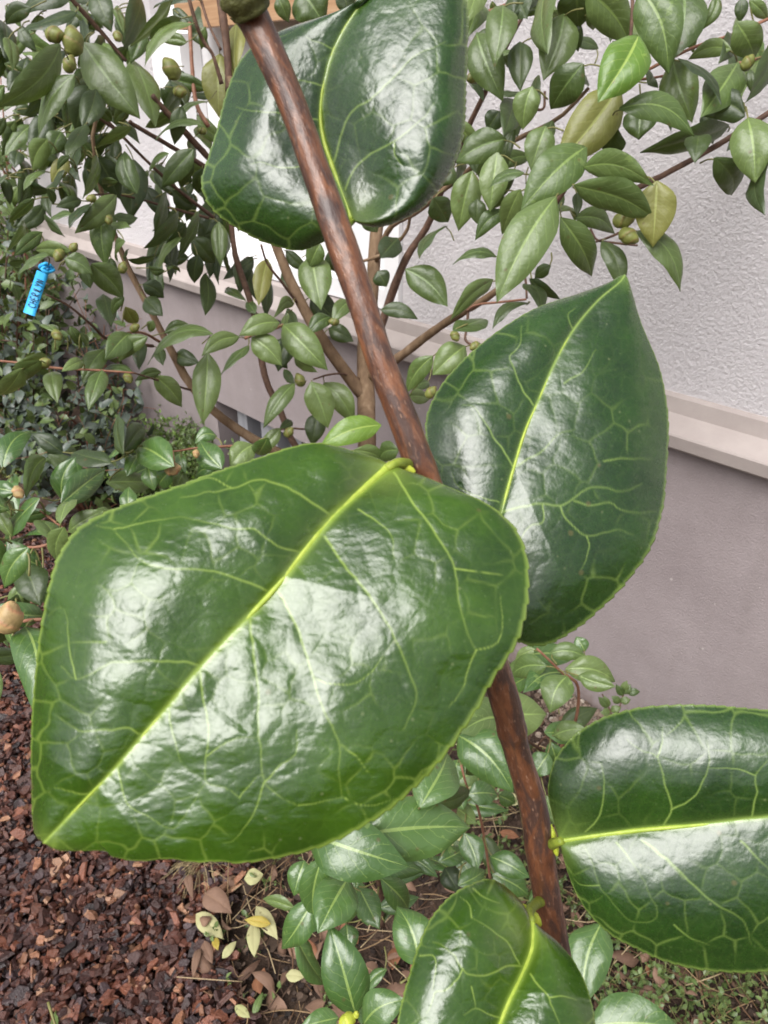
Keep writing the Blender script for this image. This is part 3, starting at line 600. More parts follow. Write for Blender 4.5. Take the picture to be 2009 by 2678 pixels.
leaves = []
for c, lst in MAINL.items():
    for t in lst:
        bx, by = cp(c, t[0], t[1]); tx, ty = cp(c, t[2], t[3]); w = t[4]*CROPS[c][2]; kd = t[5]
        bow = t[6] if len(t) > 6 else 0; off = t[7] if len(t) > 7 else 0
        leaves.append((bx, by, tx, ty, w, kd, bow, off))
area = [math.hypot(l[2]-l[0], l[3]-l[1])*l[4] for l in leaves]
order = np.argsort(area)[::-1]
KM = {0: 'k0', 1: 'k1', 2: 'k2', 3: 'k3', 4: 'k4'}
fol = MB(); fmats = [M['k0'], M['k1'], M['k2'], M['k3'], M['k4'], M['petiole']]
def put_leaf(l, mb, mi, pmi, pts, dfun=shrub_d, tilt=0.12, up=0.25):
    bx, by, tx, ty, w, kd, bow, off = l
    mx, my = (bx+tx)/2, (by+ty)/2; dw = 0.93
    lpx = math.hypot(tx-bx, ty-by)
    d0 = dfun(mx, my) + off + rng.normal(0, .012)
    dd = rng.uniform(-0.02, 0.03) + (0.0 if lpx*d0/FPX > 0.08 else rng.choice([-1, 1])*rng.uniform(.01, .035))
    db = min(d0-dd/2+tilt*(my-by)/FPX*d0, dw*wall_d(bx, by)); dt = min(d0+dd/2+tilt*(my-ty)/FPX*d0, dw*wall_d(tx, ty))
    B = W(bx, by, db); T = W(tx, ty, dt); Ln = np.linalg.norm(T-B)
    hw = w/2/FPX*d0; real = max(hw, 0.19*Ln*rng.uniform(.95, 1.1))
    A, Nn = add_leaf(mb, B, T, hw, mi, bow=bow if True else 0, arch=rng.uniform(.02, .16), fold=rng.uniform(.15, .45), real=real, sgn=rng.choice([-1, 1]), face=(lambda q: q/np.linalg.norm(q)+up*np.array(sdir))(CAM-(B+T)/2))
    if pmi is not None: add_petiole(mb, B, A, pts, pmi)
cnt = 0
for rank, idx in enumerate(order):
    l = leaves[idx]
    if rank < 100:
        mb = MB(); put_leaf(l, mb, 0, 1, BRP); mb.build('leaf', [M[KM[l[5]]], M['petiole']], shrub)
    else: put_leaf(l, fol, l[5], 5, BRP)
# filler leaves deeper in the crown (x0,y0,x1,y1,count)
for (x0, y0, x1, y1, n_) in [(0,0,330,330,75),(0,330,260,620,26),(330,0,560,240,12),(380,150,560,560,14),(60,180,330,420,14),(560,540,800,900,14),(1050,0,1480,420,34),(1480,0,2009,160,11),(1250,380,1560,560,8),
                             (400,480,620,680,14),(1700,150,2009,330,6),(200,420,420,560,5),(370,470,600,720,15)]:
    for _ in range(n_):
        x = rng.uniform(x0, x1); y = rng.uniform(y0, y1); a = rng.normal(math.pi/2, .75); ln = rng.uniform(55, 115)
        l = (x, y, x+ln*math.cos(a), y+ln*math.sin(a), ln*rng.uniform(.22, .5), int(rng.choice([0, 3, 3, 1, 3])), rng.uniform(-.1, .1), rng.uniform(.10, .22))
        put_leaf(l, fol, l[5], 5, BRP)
fo = fol.build('foliage', fmats, shrub); fo['kind'] = 'stuff'

def bud(parent, x, y, r, d, mat, elong=1.25, ang=None, name='flower_bud'):
    """flower bud of overlapping scales round an axis"""
    c = W(x, y, d); R = r/FPX*d; ang = rng.uniform(0, 6.28) if ang is None else ang
    ax = math.cos(ang)*AR - math.sin(ang)*AU - 0.25*AF; ax /= np.linalg.norm(ax)
    s = np.cross(ax, AF); s /= np.linalg.norm(s); t = np.cross(ax, s)
    nu, nv = 26, 40; th = np.linspace(0, math.pi, nu); ph = np.linspace(0, 2*math.pi, nv, endpoint=False)
    TH, PH = np.meshgrid(th, ph, indexing='ij')
    rad = 1 + 0.16*((PH*2/(2*math.pi) + TH*0.9) % 1.0) - 0.08
    z = -np.cos(TH)*elong + 0.55*np.clip(TH/math.pi-0.72, 0, 1)*3.5*0.5; q = np.sin(TH)*rad*(1-0.12*np.clip(TH/math.pi-.5, 0, 1))
    P = c + R*(z[..., None]*ax + (q*np.cos(PH))[..., None]*s + (q*np.sin(PH))[..., None]*t)
    F = [(i*nv+j, i*nv+(j+1) % nv, (i+1)*nv+(j+1) % nv, (i+1)*nv+j) for i in range(nu-1) for j in range(nv)]
    fr = (PH*2/(2*math.pi) + TH*0.9) % 1.0; bc = {'bud_green': (.20, .22, .055), 'bud_peach': (.50, .35, .16), 'bud_yellow': (.44, .50, .05)}[mat.name]
    bc2 = {'bud_green': (.22, .13, .05), 'bud_peach': (.52, .22, .12), 'bud_yellow': (.5, .5, .1)}[mat.name]
    cc = np.array(bc)*(.80+.35*fr[..., None]); ed_ = np.clip((fr-.78)/.12, 0, 1)[..., None]*np.clip((TH-.6), 0, 1)[..., None]; cc = cc*(1-.75*ed_)+np.array(bc2)*.75*ed_
    mb = MB(); mb.add(P.reshape(-1, 3), F, 0, None, cc.reshape(-1, 3)); return mb.build(name, M['budt'], parent)
BUDS = [(191,110,27,'bud'),(142,91,20,'bud'),(182,169,17,'bud'),(449,182,22,'bud'),(155,667,14,'bud'),(192,648,11,'bud'),(240,519,10,'bud'),(284,573,11,'bud'),(321,701,12,'bud'),(352,858,11,'bud'),(149,876,13,'bud'),
        (116,950,14,'bud'),(335,988,12,'bud'),(785,995,14,'bud'),(875,841,11,'bud'),(755,1131,12,'bud'),(1629,576,21,'bud'),(1643,617,21,'bud'),(1239,203,15,'bud'),(1127,1027,14,'bud'),(1243,905,12,'bud'),
        (1190,878,12,'bud'),(530,343,9,'bud'),(470,240,15,'bud'),(308,95,12,'bud'),(1955,165,16,'bud')]
for x, y, r_, mt in BUDS: bud(shrub, x, y, r_, shrub_d(x, y)-0.02, M[mt])

# ------------------------------------------------------------------ nearer low camellias
def low_camellia(name, label, base_px, lst, brs, buds, dfun, extra=None):
    e = empty(name, tuple(gpt(*base_px))); tag(e, label, 'shrub')
    pts_all = []
    for p_, dd_, mt in brs:
        P = wpath(p_, dd_); Q = catmull(P, 22); pts_all.append(Q[:, :3]); mb = MB(); tube(mb, Q[:, :3], np.maximum(Q[:, 3], .0008), 8, 0, .05); mb.build('branch', M[mt], e)
    pa = np.vstack(pts_all) if pts_all else np.zeros((0, 3))
    for c, ls in lst.items():
        for t in ls:
            bx, by = cp(c, t[0], t[1]); tx, ty = cp(c, t[2], t[3]); w = t[4]*CROPS[c][2]*1.1
            l = (bx, by, tx, ty, w, t[5], t[6] if len(t) > 6 else 0, t[7] if len(t) > 7 else 0)
            mb = MB(); put_leaf(l, mb, 0, 1, pa, dfun, .34, .42); mb.build('leaf', [M[{0: 'kg', 1: 'k1', 3: 'k3'}[l[5]]], M['petiole']], e)
    if extra:
        fm = MB()
        for (x0, y0, x1, y1, n_, off_) in extra:
            for _ in range(n_):
                x = rng.uniform(x0, x1); y = rng.uniform(y0, y1); a = rng.uniform(0, 6.28); ln = rng.uniform(80, 150)
                l = (x, y, x+ln*math.cos(a), y+ln*math.sin(a), ln*rng.uniform(.3, .5), int(rng.choice([0, 1, 0, 3])), rng.uniform(-.1, .1), off_+rng.uniform(0, .1)); put_leaf(l, fm, l[5], 4, pa, dfun, .34, .7)
        fm.build('foliage', [M['kg'], M['k1'], M['k2'], M['k3'], M['petiole']], e)['kind'] = 'stuff'
    for x, y, r_, mt, d_ in buds: bud(e, x, y, r_, d_, M[mt])
    return e
def stem_to_ground(px, py, d, wpx, gx_, gy_):  # px path from a ground point up to (px,py,d)
    return None
low_camellia('camellia_shrub', 'low camellia at the left edge with glossy leaves and fat peach coloured buds', (60, 1650),
  {'C': [(1080,1470,828,1325,190,0,.03,.25),(1375,1485,1235,1285,150,0,-.05,.3),(1345,1280,1205,1320,85,0,.2,.32),(1570,1335,1425,1460,140,1,.05,.3),(1110,1390,1150,1510,62,0,0,.28),(772,1358,595,1495,62,0,.1,.27),
         (865,1395,785,1525,95,0,0,.26),(920,1475,955,1610,105,0,0,.28),(1070,1490,975,1600,105,0,0,.26),(1140,1500,1090,1620,95,1,0,.26),(1345,1475,1205,1545,85,0,.1,.27),(1659,1290,1590,1390,75,0,0,.3)],
   'M': [(255,880,232,782,75,1,.0,.0)],
   'L': [(375,-5,215,320,80,1,.18,.12),(135,275,-90,235,135,0,0,.1),(325,325,0,645,170,0,-.05,.1),(500,535,575,345,150,1,.1,.08),(565,605,860,420,160,1,.0,.08),(530,565,475,855,170,1,.08,.06),(465,585,160,628,110,0,.05,.1),
         (237,735,20,1045,200,0,.05,.04),(205,900,330,1210,250,3,-.05,.08),(365,1295,-80,1190,185,0,-.08,.0),(205,1385,300,2150,335,0,-.1,-.02),(1065,430,1060,215,130,0,0,.2),(360,900,330,1100,100,0,0,.1)]},
  [([(-80,1700,14),(0,1650,12),(60,1625,10),(115,1620,9)], [.66,.64,.62,.61], 'twigred'), ([(-60,1440,7),(0,1428,7),(105,1430,8),(170,1395,6),(150,1370,6),(105,1336,5)], [.78,.74,.72,.73,.74,.75], 'twigred'),
   ([(380,1165,5),(451,1180,5),(515,1172,6),(640,1165,8)], [.9,.92,.94,.98], 'twigred'), ([(451,1180,5),(455,1210,5),(448,1228,5)], [.92,.9,.9], 'twigred'),
   ([(-200,2300,22),(-160,2000,20),(-80,1700,14),(-60,1440,9),(-40,1290,7),(40,1290,5)], [.80,.72,.66,.78,.8,.76], 'bark')],
  [(338,1176,12,'bud',.9),(451,1227,17,'budp',.88),(46,1287,15,'budp',.74),(24,1618,34,'budp',.58),(513,1186,9,'budp',.92)],
  lambda x, y: float(np.interp(y, [1150, 1300, 1600, 1900], [.64, .66, .60, .56])), [(-80,1300,200,1560,20,.06),(0,1180,330,1300,10,.22),(-80,1560,60,1800,5,.05)])
low_camellia('camellia_shrub', 'low camellia with broad shiny leaves spreading just below the big leaf beside leaf litter', (1000, 2300),
  {'N': [(590,480,1268,435,345,0,-.02,.0),(245,470,880,665,340,0,.02,-.02),(340,620,290,1035,175,0,.05,.04),(500,755,310,1078,255,0,.0,.02),(285,890,82,1185,175,0,-.05,.05),(570,820,690,1055,150,0,0,.08),(230,645,160,862,140,0,0,.08),
         (700,755,882,955,135,0,0,.1),(545,1600,382,1032,262,0,.02,-.02),(490,1040,510,1215,125,0,0,.08),(940,1300,800,915,235,0,.1,.02),(590,1670,860,1495,200,0,-.1,-.04),(440,1620,200,1670,130,0,0,-.02),
         (945,315,1120,-40,255,0,.05,.0),(620,300,700,150,200,0,0,.06),(640,1680,560,1500,90,0,0,.0)]},
  [([(1000,2420,16),(990,2300,14),(960,2200,12),(930,2150,10),(820,2110,8),(800,2180,7)], [.95,.86,.80,.76,.70,.70], 'twig'), ([(700,2800,14),(905,2700,12),(928,2660,9)], [.75,.62,.58], 'twig'), ([(960,2200,10),(1010,2160,8),(1090,2120,7)], [.8,.76,.72], 'twigred'),
   ([(900,2330,8),(850,2290,7),(910,2300,6)], [.82,.76,.74], 'twig')],
  [(908,2672,20,'budy',.56),(932,2654,8,'budy',.56)],
  lambda x, y: .68 + 0*x, [(760,2080,1180,2380,12,.16),(760,2380,1050,2678,6,.18)])
low_camellia('camellia_shrub', 'small camellia with oval leaves on thin brown twigs at the foot of the smooth wall', (1330, 2100),
  {'U': [(482,188,380,245,55,1,.05,.1),(555,210,748,225,85,1,-.1,.05),(635,288,892,348,125,1,-.1,.05),(700,322,890,372,88,1,.05,.0),(542,272,355,325,110,1,.1,.04),(622,308,425,395,115,0,.1,.06),(645,325,560,495,150,1,.1,.0),
         (528,608,725,560,105,0,.1,.1),(575,625,742,585,90,1,-.05,.08),(255,505,548,495,215,1,.05,-.08),(330,560,100,605,200,1,.1,-.08),(92,622,375,895,215,0,-.08,-.12),(550,715,470,835,115,0,0,.05),(560,655,605,790,85,0,0,.1),
         (535,925,592,1085,62,1,0,.05),(735,200,690,120,70,0,0,.15),(600,450,680,420,30,0,0,.2),(440,330,330,390,90,0,0,.12)],
   'N': [(1240,235,1432,228,135,0,-.03),(1215,330,1150,185,92,0,0),(1220,475,1305,695,142,0,-.05),(1060,655,1225,560,105,0,.05,.03),(1180,325,1292,402,115,1,0,.03),(1380,620,1625,745,135,0,-.03),(1180,800,1352,698,112,0,.05),
         (1100,690,1185,835,125,3,0,.05),(1395,730,1620,860,155,0,-.05,.03),(1180,20,1140,180,110,0,0,.05),(1300,30,1230,100,100,0,0,.05),(1430,240,1540,290,90,0,0,.05)],
   'V': [(565,535,440,1080,270,0,.08,-.12),(480,1215,1100,1203,320,0,-.02,-.20)]},
  [([(1404,1696,5),(1430,1720,6),(1471,1760,7),(1512,1797,8),(1500,1900,8),(1440,1990,9)], [.95,.96,.98,1.0,1.05,1.1], 'twigred'), ([(1206,2000,6),(1223,2062,6),(1249,2110,7),(1270,2210,7),(1282,2300,7)], [.95,.96,1.0,1.05,1.1], 'twigred'),
   ([(1240,1930,6),(1300,1900,8),(1440,1990,9),(1480,2150,11)], [.86,.9,1.1,1.2], 'twig'), ([(1470,1935,5),(1430,1925,6),(1400,1960,6)], [1.02,1.02,1.06], 'twig'), ([(1500,2700,12),(1570,2480,9),(1575,2420,6)], [.9,.86,.84], 'twig')],
  [], lambda x, y: float(np.interp(y, [1650, 1900, 2300, 2700], [.98, .92, .92, .86])), [(1180,1700,1560,1960,9,.12),(1180,1980,1420,2420,14,.14),(1150,2300,1600,2700,5,.25)])

# ------------------------------------------------------------------ small-leaved plants
def add_simple_leaves(mb, P, D, Nrm, L, Wd, mi=0):
    """many small leaves, 8 verts each, vectorised"""
    n = len(P); D = D/np.linalg.norm(D, axis=1)[:, None]; S = np.cross(D, Nrm); S /= np.linalg.norm(S, axis=1)[:, None]+1e-9; Nn = np.cross(S, D)
    us = np.array([0, .3, .3, .3, .7, .7, .7, 1.0]); vs = np.array([0, -1, 0, 1, -.8, 0, .8, 0]); hs_ = np.array([0, .12, 0, .12, .06, .03, .06, -.12])
    V = P[:, None] + (us*1.0)[None, :, None]*(L[:, None]*D)[:, None] + vs[None, :, None]*(Wd[:, None]*S)[:, None] + hs_[None, :, None]*(L[:, None]*Nn)[:, None]
    f = [(2, 1, 0), (3, 2, 0), (2, 5, 4, 1), (3, 6, 5, 2), (5, 7, 4), (6, 7, 5)]; F = []
    for i in range(n): o = i*8; F += [tuple(o+q for q in t) for t in f]
    uv = np.tile(np.stack([us, vs], 1), (n, 1)); mb.add(V, F, mi, uv)
def small_shrub(name, label, foot, height, spread, nst, nl, lsize, mats, cat='shrub', seed=1, droop=.3, lean=(0, 0), stem='twigred', up=0.4):
    r = np.random.default_rng(seed); e = empty(name, tuple(foot)); tag(e, label, cat)
    mb = MB(); segs = []
    for i in range(nst):
        a = r.uniform(0, 6.28); sp = spread*math.sqrt(r.random())
        top = foot + np.array([math.cos(a)*sp+lean[0], math.sin(a)*sp+lean[1], height*r.uniform(.6, 1)])
        st_ = foot + np.array([math.cos(a)*sp*.15, math.sin(a)*sp*.15, -.01]); midp = (st_+top)/2 + r.normal(0, spread*.12, 3)
        Q = catmull([st_, midp, top], 12); tube(mb, Q, np.linspace(.0045, .0012, 12)*height*1.3, 5); segs.append(Q)
        for j in range(3):
            k = r.integers(3, 11); q2 = Q[k] + r.normal(0, spread*.3, 3)*np.array([1, 1, .5])+np.array([0, 0, height*.08]); Q2 = catmull([Q[k], (Q[k]+q2)/2+r.normal(0, .01, 3), q2], 6)
            tube(mb, Q2, np.linspace(.0022, .0009, 6)*height*1.3, 4); segs.append(Q2)
    mb.build('stem', M[stem], e)
    A = np.vstack([s[len(s)//4:] for s in segs]); mb = MB()
    for mi in range(len(mats)):
        n = nl//len(mats); P = A[r.integers(0, len(A), n)] + r.normal(0, lsize*.35, (n, 3))
        P[:, 2] = np.maximum(P[:, 2], 0.01)
        D = r.normal(0, 1, (n, 3)) + np.array([0, 0, up]); Nr = np.array([0, -.4, 1.0]) + r.normal(0, .5, (n, 3))
        L = lsize*r.uniform(.6, 1.25, n); add_simple_leaves(mb, P, D, Nr, L, L*.27, mi)
    mb.build('foliage', [M[m_] for m_ in mats], e); return e
def foot(px, py): return gpt(px, py)
small_shrub('small_shrub', 'dense shrub with small bluish green leaves beside the wall, below the blue tag', foot(235, 1330), .42, .26, 26, 1500, .045, ['kb', 'kb', 'k0'], seed=2)
small_shrub('small_shrub', 'thin shrub with reddish stems and small dull leaves carrying the blue tag', foot(60, 1230)+np.array([-.1, .1, 0]), .95, .42, 18, 2000, .05, ['kb', 'k0', 'k0'], seed=3, stem='twig')
small_shrub('small_shrub', 'pale stemmed shrub with sparse small leaves at the upper left behind the tag', foot(30, 1120)+np.array([-.1, .3, 0]), 1.35, .46, 22, 2400, .045, ['k0', 'k1'], seed=4, stem='twigred')
small_shrub('small_shrub', 'dark twiggy shrub with grey green leaves right of the blue tag', foot(250, 1180)+np.array([0, .1, 0]), .62, .28, 14, 380, .05, ['kb', 'k0'], seed=5)
small_shrub('low_conifer', 'low bright green feathery plant creeping along the wall foot behind the bluish shrub', foot(430, 1290), .22, .24, 60, 5200, .016, ['k1', 'k0', 'k4'], 'plant', seed=6, stem='twig', up=.8)
small_shrub('low_conifer', 'low feathery green plant in front of the metal vents', foot(520, 1235)+np.array([.08, 0, 0]), .22, .22, 40, 2600, .016, ['k1', 'k0'], 'plant', seed=8, stem='twig', up=.8)
small_shrub('ground_plant', 'yellowish green ground plant at the left edge under the small shrub', foot(20, 1230), .16, .2, 30, 1800, .016, ['k2', 'k1'], 'plant', seed=9, stem='twig', up=.8)
# seedling with paired leaves by the wall foot
e = empty('seedling', tuple(gpt(1565, 1880))); tag(e, 'tiny seedling with small paired oval leaves at the wall foot', 'seedling')
mb = MB(); bmS = MB()
for path, ds in (([(1640,1790),(1628,1825),(1615,1870),(1600,1920)], 1.17), ([(1575,1815),(1590,1845),(1605,1880)], 1.17)):
    P = np.array([W(x, y, ds) for x, y in path]); Q = catmull(P, 16); tube(bmS, Q, np.full(16, .0012), 5)
for (x, y, x2, y2) in [(1632,1815,1650,1790),(1630,1820,1612,1788),(1640,1812,1675,1806),(1622,1835,1650,1828),(1622,1838,1600,1820),(1590,1850,1580,1818),(1592,1850,1565,1822),(1597,1860,1625,1848),(1597,1862,1570,1862),(1605,1880,1580,1890),(1630,1808,1640,1780)]:
    add_leaf(mb, W(x, y, 1.17), W(x2, y2, 1.165), .0065, 0, nu=8, nv=3)
bmS.build('stem', M['twig'], e); mb.build('foliage', M['k0'], e)

# ------------------------------------------------------------------ litter and ground cover
def px_of(p):
    v = p - CAM; d = v @ AF; return CX + FPX*(v @ AR)/d, CY - FPX*(v @ AU)/d
r = np.random.default_rng(21)
# dry stalks
mb = MB()
for i in range(900):
    x = r.uniform(420, 2050); y = r.uniform(1900, 2720)
    if x < mulch_edge_px(y)-30: continue
    if x > 1500 and y < 2000: continue
    p = gpt(x, y, r.uniform(.004, .03)); L_ = r.uniform(.03, .12); a = r.uniform(0, 6.28); D = np.array([math.cos(a), math.sin(a), r.normal(0, .15)])*L_
    Q = catmull([p, p+D/2+r.normal(0, .007, 3), p+D], 6); Q[:, 2] = np.maximum(Q[:, 2], .002)
    c = np.array([(.30, .20, .11), (.42, .32, .19), (.16, .09, .05), (.10, .06, .04)][r.integers(4)])
    tube(mb, Q, np.full(6, r.uniform(.0005, .0013)), 4, 0, 0, c)
tag(mb.build('dry_stalks', M['litter']), 'dry straw coloured stalks scattered over the dark soil', 'dry stalks', kind='stuff')
# soil crumbs and small stones
P = []; 
for i in range(6500):
    x = r.uniform(300, 2200); y = r.uniform(1700, 2850)
    if x < mulch_edge_px(y)-60: continue
    p = gpt(x, y, 0)
    if (p - WP0) @ WN > -0.01: continue
    P.append(p + np.array([0, 0, r.uniform(0, .01)]))
P = np.array(P); n = len(P); L = np.exp(r.normal(math.log(.007), .5, n))
pal2 = np.array([(.035, .024, .02), (.06, .04, .03), (.11, .075, .055), (.22, .15, .11), (.02, .015, .013)])
mb = MB(); chip_block(mb, P, L, L*.8, L*.5, pal2[r.choice(5, n, p=[.3, .3, .2, .05, .15])], 5)
tag(mb.build('soil_crumbs', M['litter'], None, False), 'crumbly dark soil between the mulch and the wall', 'soil', kind='stuff')
# pale gritty earth at the foot of the wall
P = []
while len(P) < 1500:
    p = gpt(r.normal(1540, 60), r.normal(1850, 55), 0)
    if (p-WP0) @ WN < -.012: P.append(p+np.array([0, 0, r.uniform(0, .016)]))
P = np.array(P); n = len(P); L = np.minimum(np.exp(r.normal(math.log(.006), .5, n)), .02)
pal3 = np.array([(.24, .18, .14), (.33, .26, .21), (.15, .105, .08), (.42, .36, .30)])
mb = MB(); chip_block(mb, P, L, L*.8, L*.5, pal3[r.choice(4, n, p=[.4, .25, .3, .05])], 6)
tag(mb.build('gravel', M['litter'], None, False), 'pale gritty earth at the foot of the smooth wall', 'gravel', kind='stuff')
# brown leaf litter (uncountable background of old leaves)
mb = MB()
for i in range(420):
    x = r.uniform(430, 2050); y = r.uniform(1850, 2720)
    if x < mulch_edge_px(y)-40 and r.random() > .1: continue
    p = gpt(x, y, r.uniform(.006, .025)); a = r.uniform(0, 6.28); L_ = r.uniform(.018, .052); D = np.array([math.cos(a), math.sin(a), r.normal(0, .3)])*L_
    add_leaf(mb, p, p+D, L_*r.uniform(.14, .34), int(r.choice([0, 0, 0, 1, 2], p=[.37, .28, .23, .05, .07])), r.normal(0, .1), r.uniform(-.1, .2), r.uniform(-.3, .6), face=np.array([r.normal(0, .35), r.normal(0, .35), 1]), nu=8, nv=3, curl=r.uniform(0, .8))
tag(mb.build('leaf_litter', [M['kbr'], M['kor'], M['kl']]), 'brown fallen leaves lying thick on the soil', 'leaf litter', kind='stuff')
# low green weeds, lower right
mb = MB(); P = []; Dd = []
for i in range(1000):
    x = r.uniform(1200, 2050) if r.random() < .8 else r.uniform(560, 1250); y = r.uniform(2000, 2720)
    if x < 1250 and r.random() > .35: continue
    p0 = gpt(x, y, .005); top = p0 + np.array([r.normal(0, .02), r.normal(0, .02), r.uniform(.01, .06)])
    tube(mb, catmull([p0, (p0+top)/2+r.normal(0, .004, 3), top], 5), np.full(5, .0005), 4, 2)
    for j in range(r.integers(4, 10)): P.append(p0 + (top-p0)*r.random()); Dd.append(r.normal(0, 1, 3)+np.array([0, 0, .6]))
P = np.array(P); Dd = np.array(Dd); n = len(P); L = r.uniform(.005, .014, n)
h_ = n//2
add_simple_leaves(mb, P[:h_], Dd[:h_], np.array([0, -.3, 1.])+r.normal(0, .5, (h_, 3)), L[:h_], L[:h_]*.3, 0)
add_simple_leaves(mb, P[h_:], Dd[h_:], np.array([0, -.3, 1.])+r.normal(0, .5, (n-h_, 3)), L[h_:], L[h_:]*.3, 1)
tag(mb.build('ground_cover', [M['k0'], M['k1'], M['petiole']]), 'tiny green weeds and seedlings among the litter', 'ground cover', kind='stuff')
# single fallen leaves one can point at (crop M)
def fallen(bx, by, tx, ty, w, mat, label, group=None, z=.03, c='M', spot=None, arch=.05):
    x, y = cp(c, bx, by); x2, y2 = cp(c, tx, ty); B = gpt(x, y, z); T = gpt(x2, y2, z+.006); ln = np.linalg.norm(T-B)
    mb = MB(); hw = .78*w*CROPS[c][2]/2/FPX*ground_d(x, y)
    add_leaf(mb, B, T, hw, 0, 0, arch, .25, face=np.array([0, -.3, 1.]), real=None); o = mb.build('fallen_leaf', M[mat])
    if spot:
        q = gpt(*cp(c, *spot[:2]), z+.012); m2 = MB(); a = np.linspace(0, 6.283, 14, endpoint=False); rr = spot[2]*(1+.2*np.sin(a*3))
        v = np.c_[q[0]+rr*np.cos(a), q[1]+rr*np.sin(a), np.full(14, q[2])]; v2 = v-np.array([0, 0, .001])
        m2.add(np.vstack([v, v2]), [tuple(range(14)), tuple(range(27, 13, -1))]+[(j, j+14, (j+1) % 14+14, (j+1) % 14) for j in range(14)]); m2.build('brown_spot', M['kbr'], o)
    tag(o, label, 'fallen leaf', group)
fallen(852,352,968,455,95,'kl','pale cream fallen leaf with a brown spot, left of the golden leaf', spot=(890,380,.009), z=.035)
fallen(1175,395,1060,372,55,'kgo','golden yellow fallen leaf lying across two pale ones', z=.05)
fallen(1100,388,1103,538,72,'kl','pale yellow green fallen leaf pointing down from under the golden leaf', z=.04)
fallen(1112,318,1205,462,80,'kl','cream fallen leaf to the right of the golden leaf', z=.035)
fallen(965,545,1025,465,48,'kl','small half cream half grey fallen leaf right of the spotted leaf', z=.03)
fallen(930,455,945,505,40,'kgo','small yellow fallen leaf fragment under the spotted leaf', z=.04)
fallen(870,500,835,632,42,'kbr','narrow tan fallen leaf curled at the edge of the bark chips', z=.03, arch=.2)
fallen(885,262,1005,340,120,'kbr','large pinkish brown dead leaf below the straw tuft', z=.03, arch=.15)
fallen(1060,200,1142,178,85,'kl','rounded pale olive fallen leaf near the low camellia', z=.035)
fallen(820,185,835,285,45,'kbr','curled tan dead leaf beside the straw tuft', z=.03, arch=.3)
fallen(1298,478,1382,540,85,'kor','orange dead leaf under the tip of the low camellia leaf', z=.035)
fallen(1240,618,1322,622,62,'kl','round yellow green fallen leaf above the orange brown litter', z=.035)
fallen(1020,752,1085,800,52,'kl','pale yellow fallen leaf tip near the bottom edge', z=.03)
fallen(1098,795,1140,688,42,'k1','fresh green fallen leaf standing among the dark crumbs', z=.03)
fallen(880,470,920,560,60,'kbr','grey brown dead leaf left of the yellow fragment', z=.03)
fallen(720,330,990,420,150,'kbr','broad dull brown dead leaf right of the low camellia', z=.03, c='N')
fallen(1440,470,1560,500,75,'kor','rusty dead leaf beside the lower stem', z=.03, c='N')
fallen(640,1440,700,1340,55,'k1','small round green weed leaf at the bottom centre', z=.03, c='N')
# straw tuft
mb = MB()
for i in range(70):
    p = gpt(*cp('M', 880+r.normal(0, 18), 130+r.normal(0, 20)), .01); a = r.normal(-1.9, .8); D = np.array([math.cos(a), math.sin(a), r.uniform(-.1, .5)])*r.uniform(.03, .08)
    tube(mb, catmull([p, p+D/2+np.array([0, 0, .012]), p+D], 6), np.linspace(.0009, .0004, 6), 4, 0, 0, np.array([.42, .33, .18])*r.uniform(.6, 1.1))
tag(mb.build('straw_tuft', M['litter']), 'tuft of dry straw grass at the edge of the bark chips', 'dry grass')

# ------------------------------------------------------------------ blue plant tag
td = 1.02
e = empty('plant_tag', tuple(W(110, 705, td))); tag(e, 'bright blue plastic plant tag with black handwriting, tied in the left shrub', 'plant tag')
def tagpt(a, b, o=0.0):    # a along (0 top..1 bottom), b across (-.5...5)
    x = 112 + (76-112)*a + b*32*.95; y = 712 + (822-712)*a + b*32*.36; bend = .006*math.sin(a*3)
    return W(x, y, td + bend - o)
mb = MB(); na, nb = 14, 4; V = []; 
for o_ in (0, -.0008):
    for i in range(na):
        for j in range(nb): V.append(tagpt(i/(na-1), j/(nb-1)-.5, o_))
F = [(i*nb+j, i*nb+j+1, (i+1)*nb+j+1, (i+1)*nb+j) for i in range(na-1) for j in range(nb-1)]; k = na*nb
F += [tuple(reversed([q+k for q in f])) for f in F]
F += [(i*nb, (i+1)*nb, (i+1)*nb+k, i*nb+k) for i in range(na-1)] + [(i*nb+nb-1, i*nb+nb-1+k, (i+1)*nb+nb-1+k, (i+1)*nb+nb-1) for i in range(na-1)]
mb.add(V, F); mb.build('tag_strip', M['tag'], e)
mb = MB()
for (cx_, cy_, a0) in ((120, 698, .3), (126, 704, 1.8)):
    P = np.array([W(cx_+13*math.cos(t)+3*math.cos(3*t), cy_+9*math.sin(t), td-.004+.006*math.sin(t+a0)) for t in np.linspace(0, 6.0, 20)]); tube(mb, P, np.full(20, .0022), 6)
mb.build('knot', M['tag'], e)
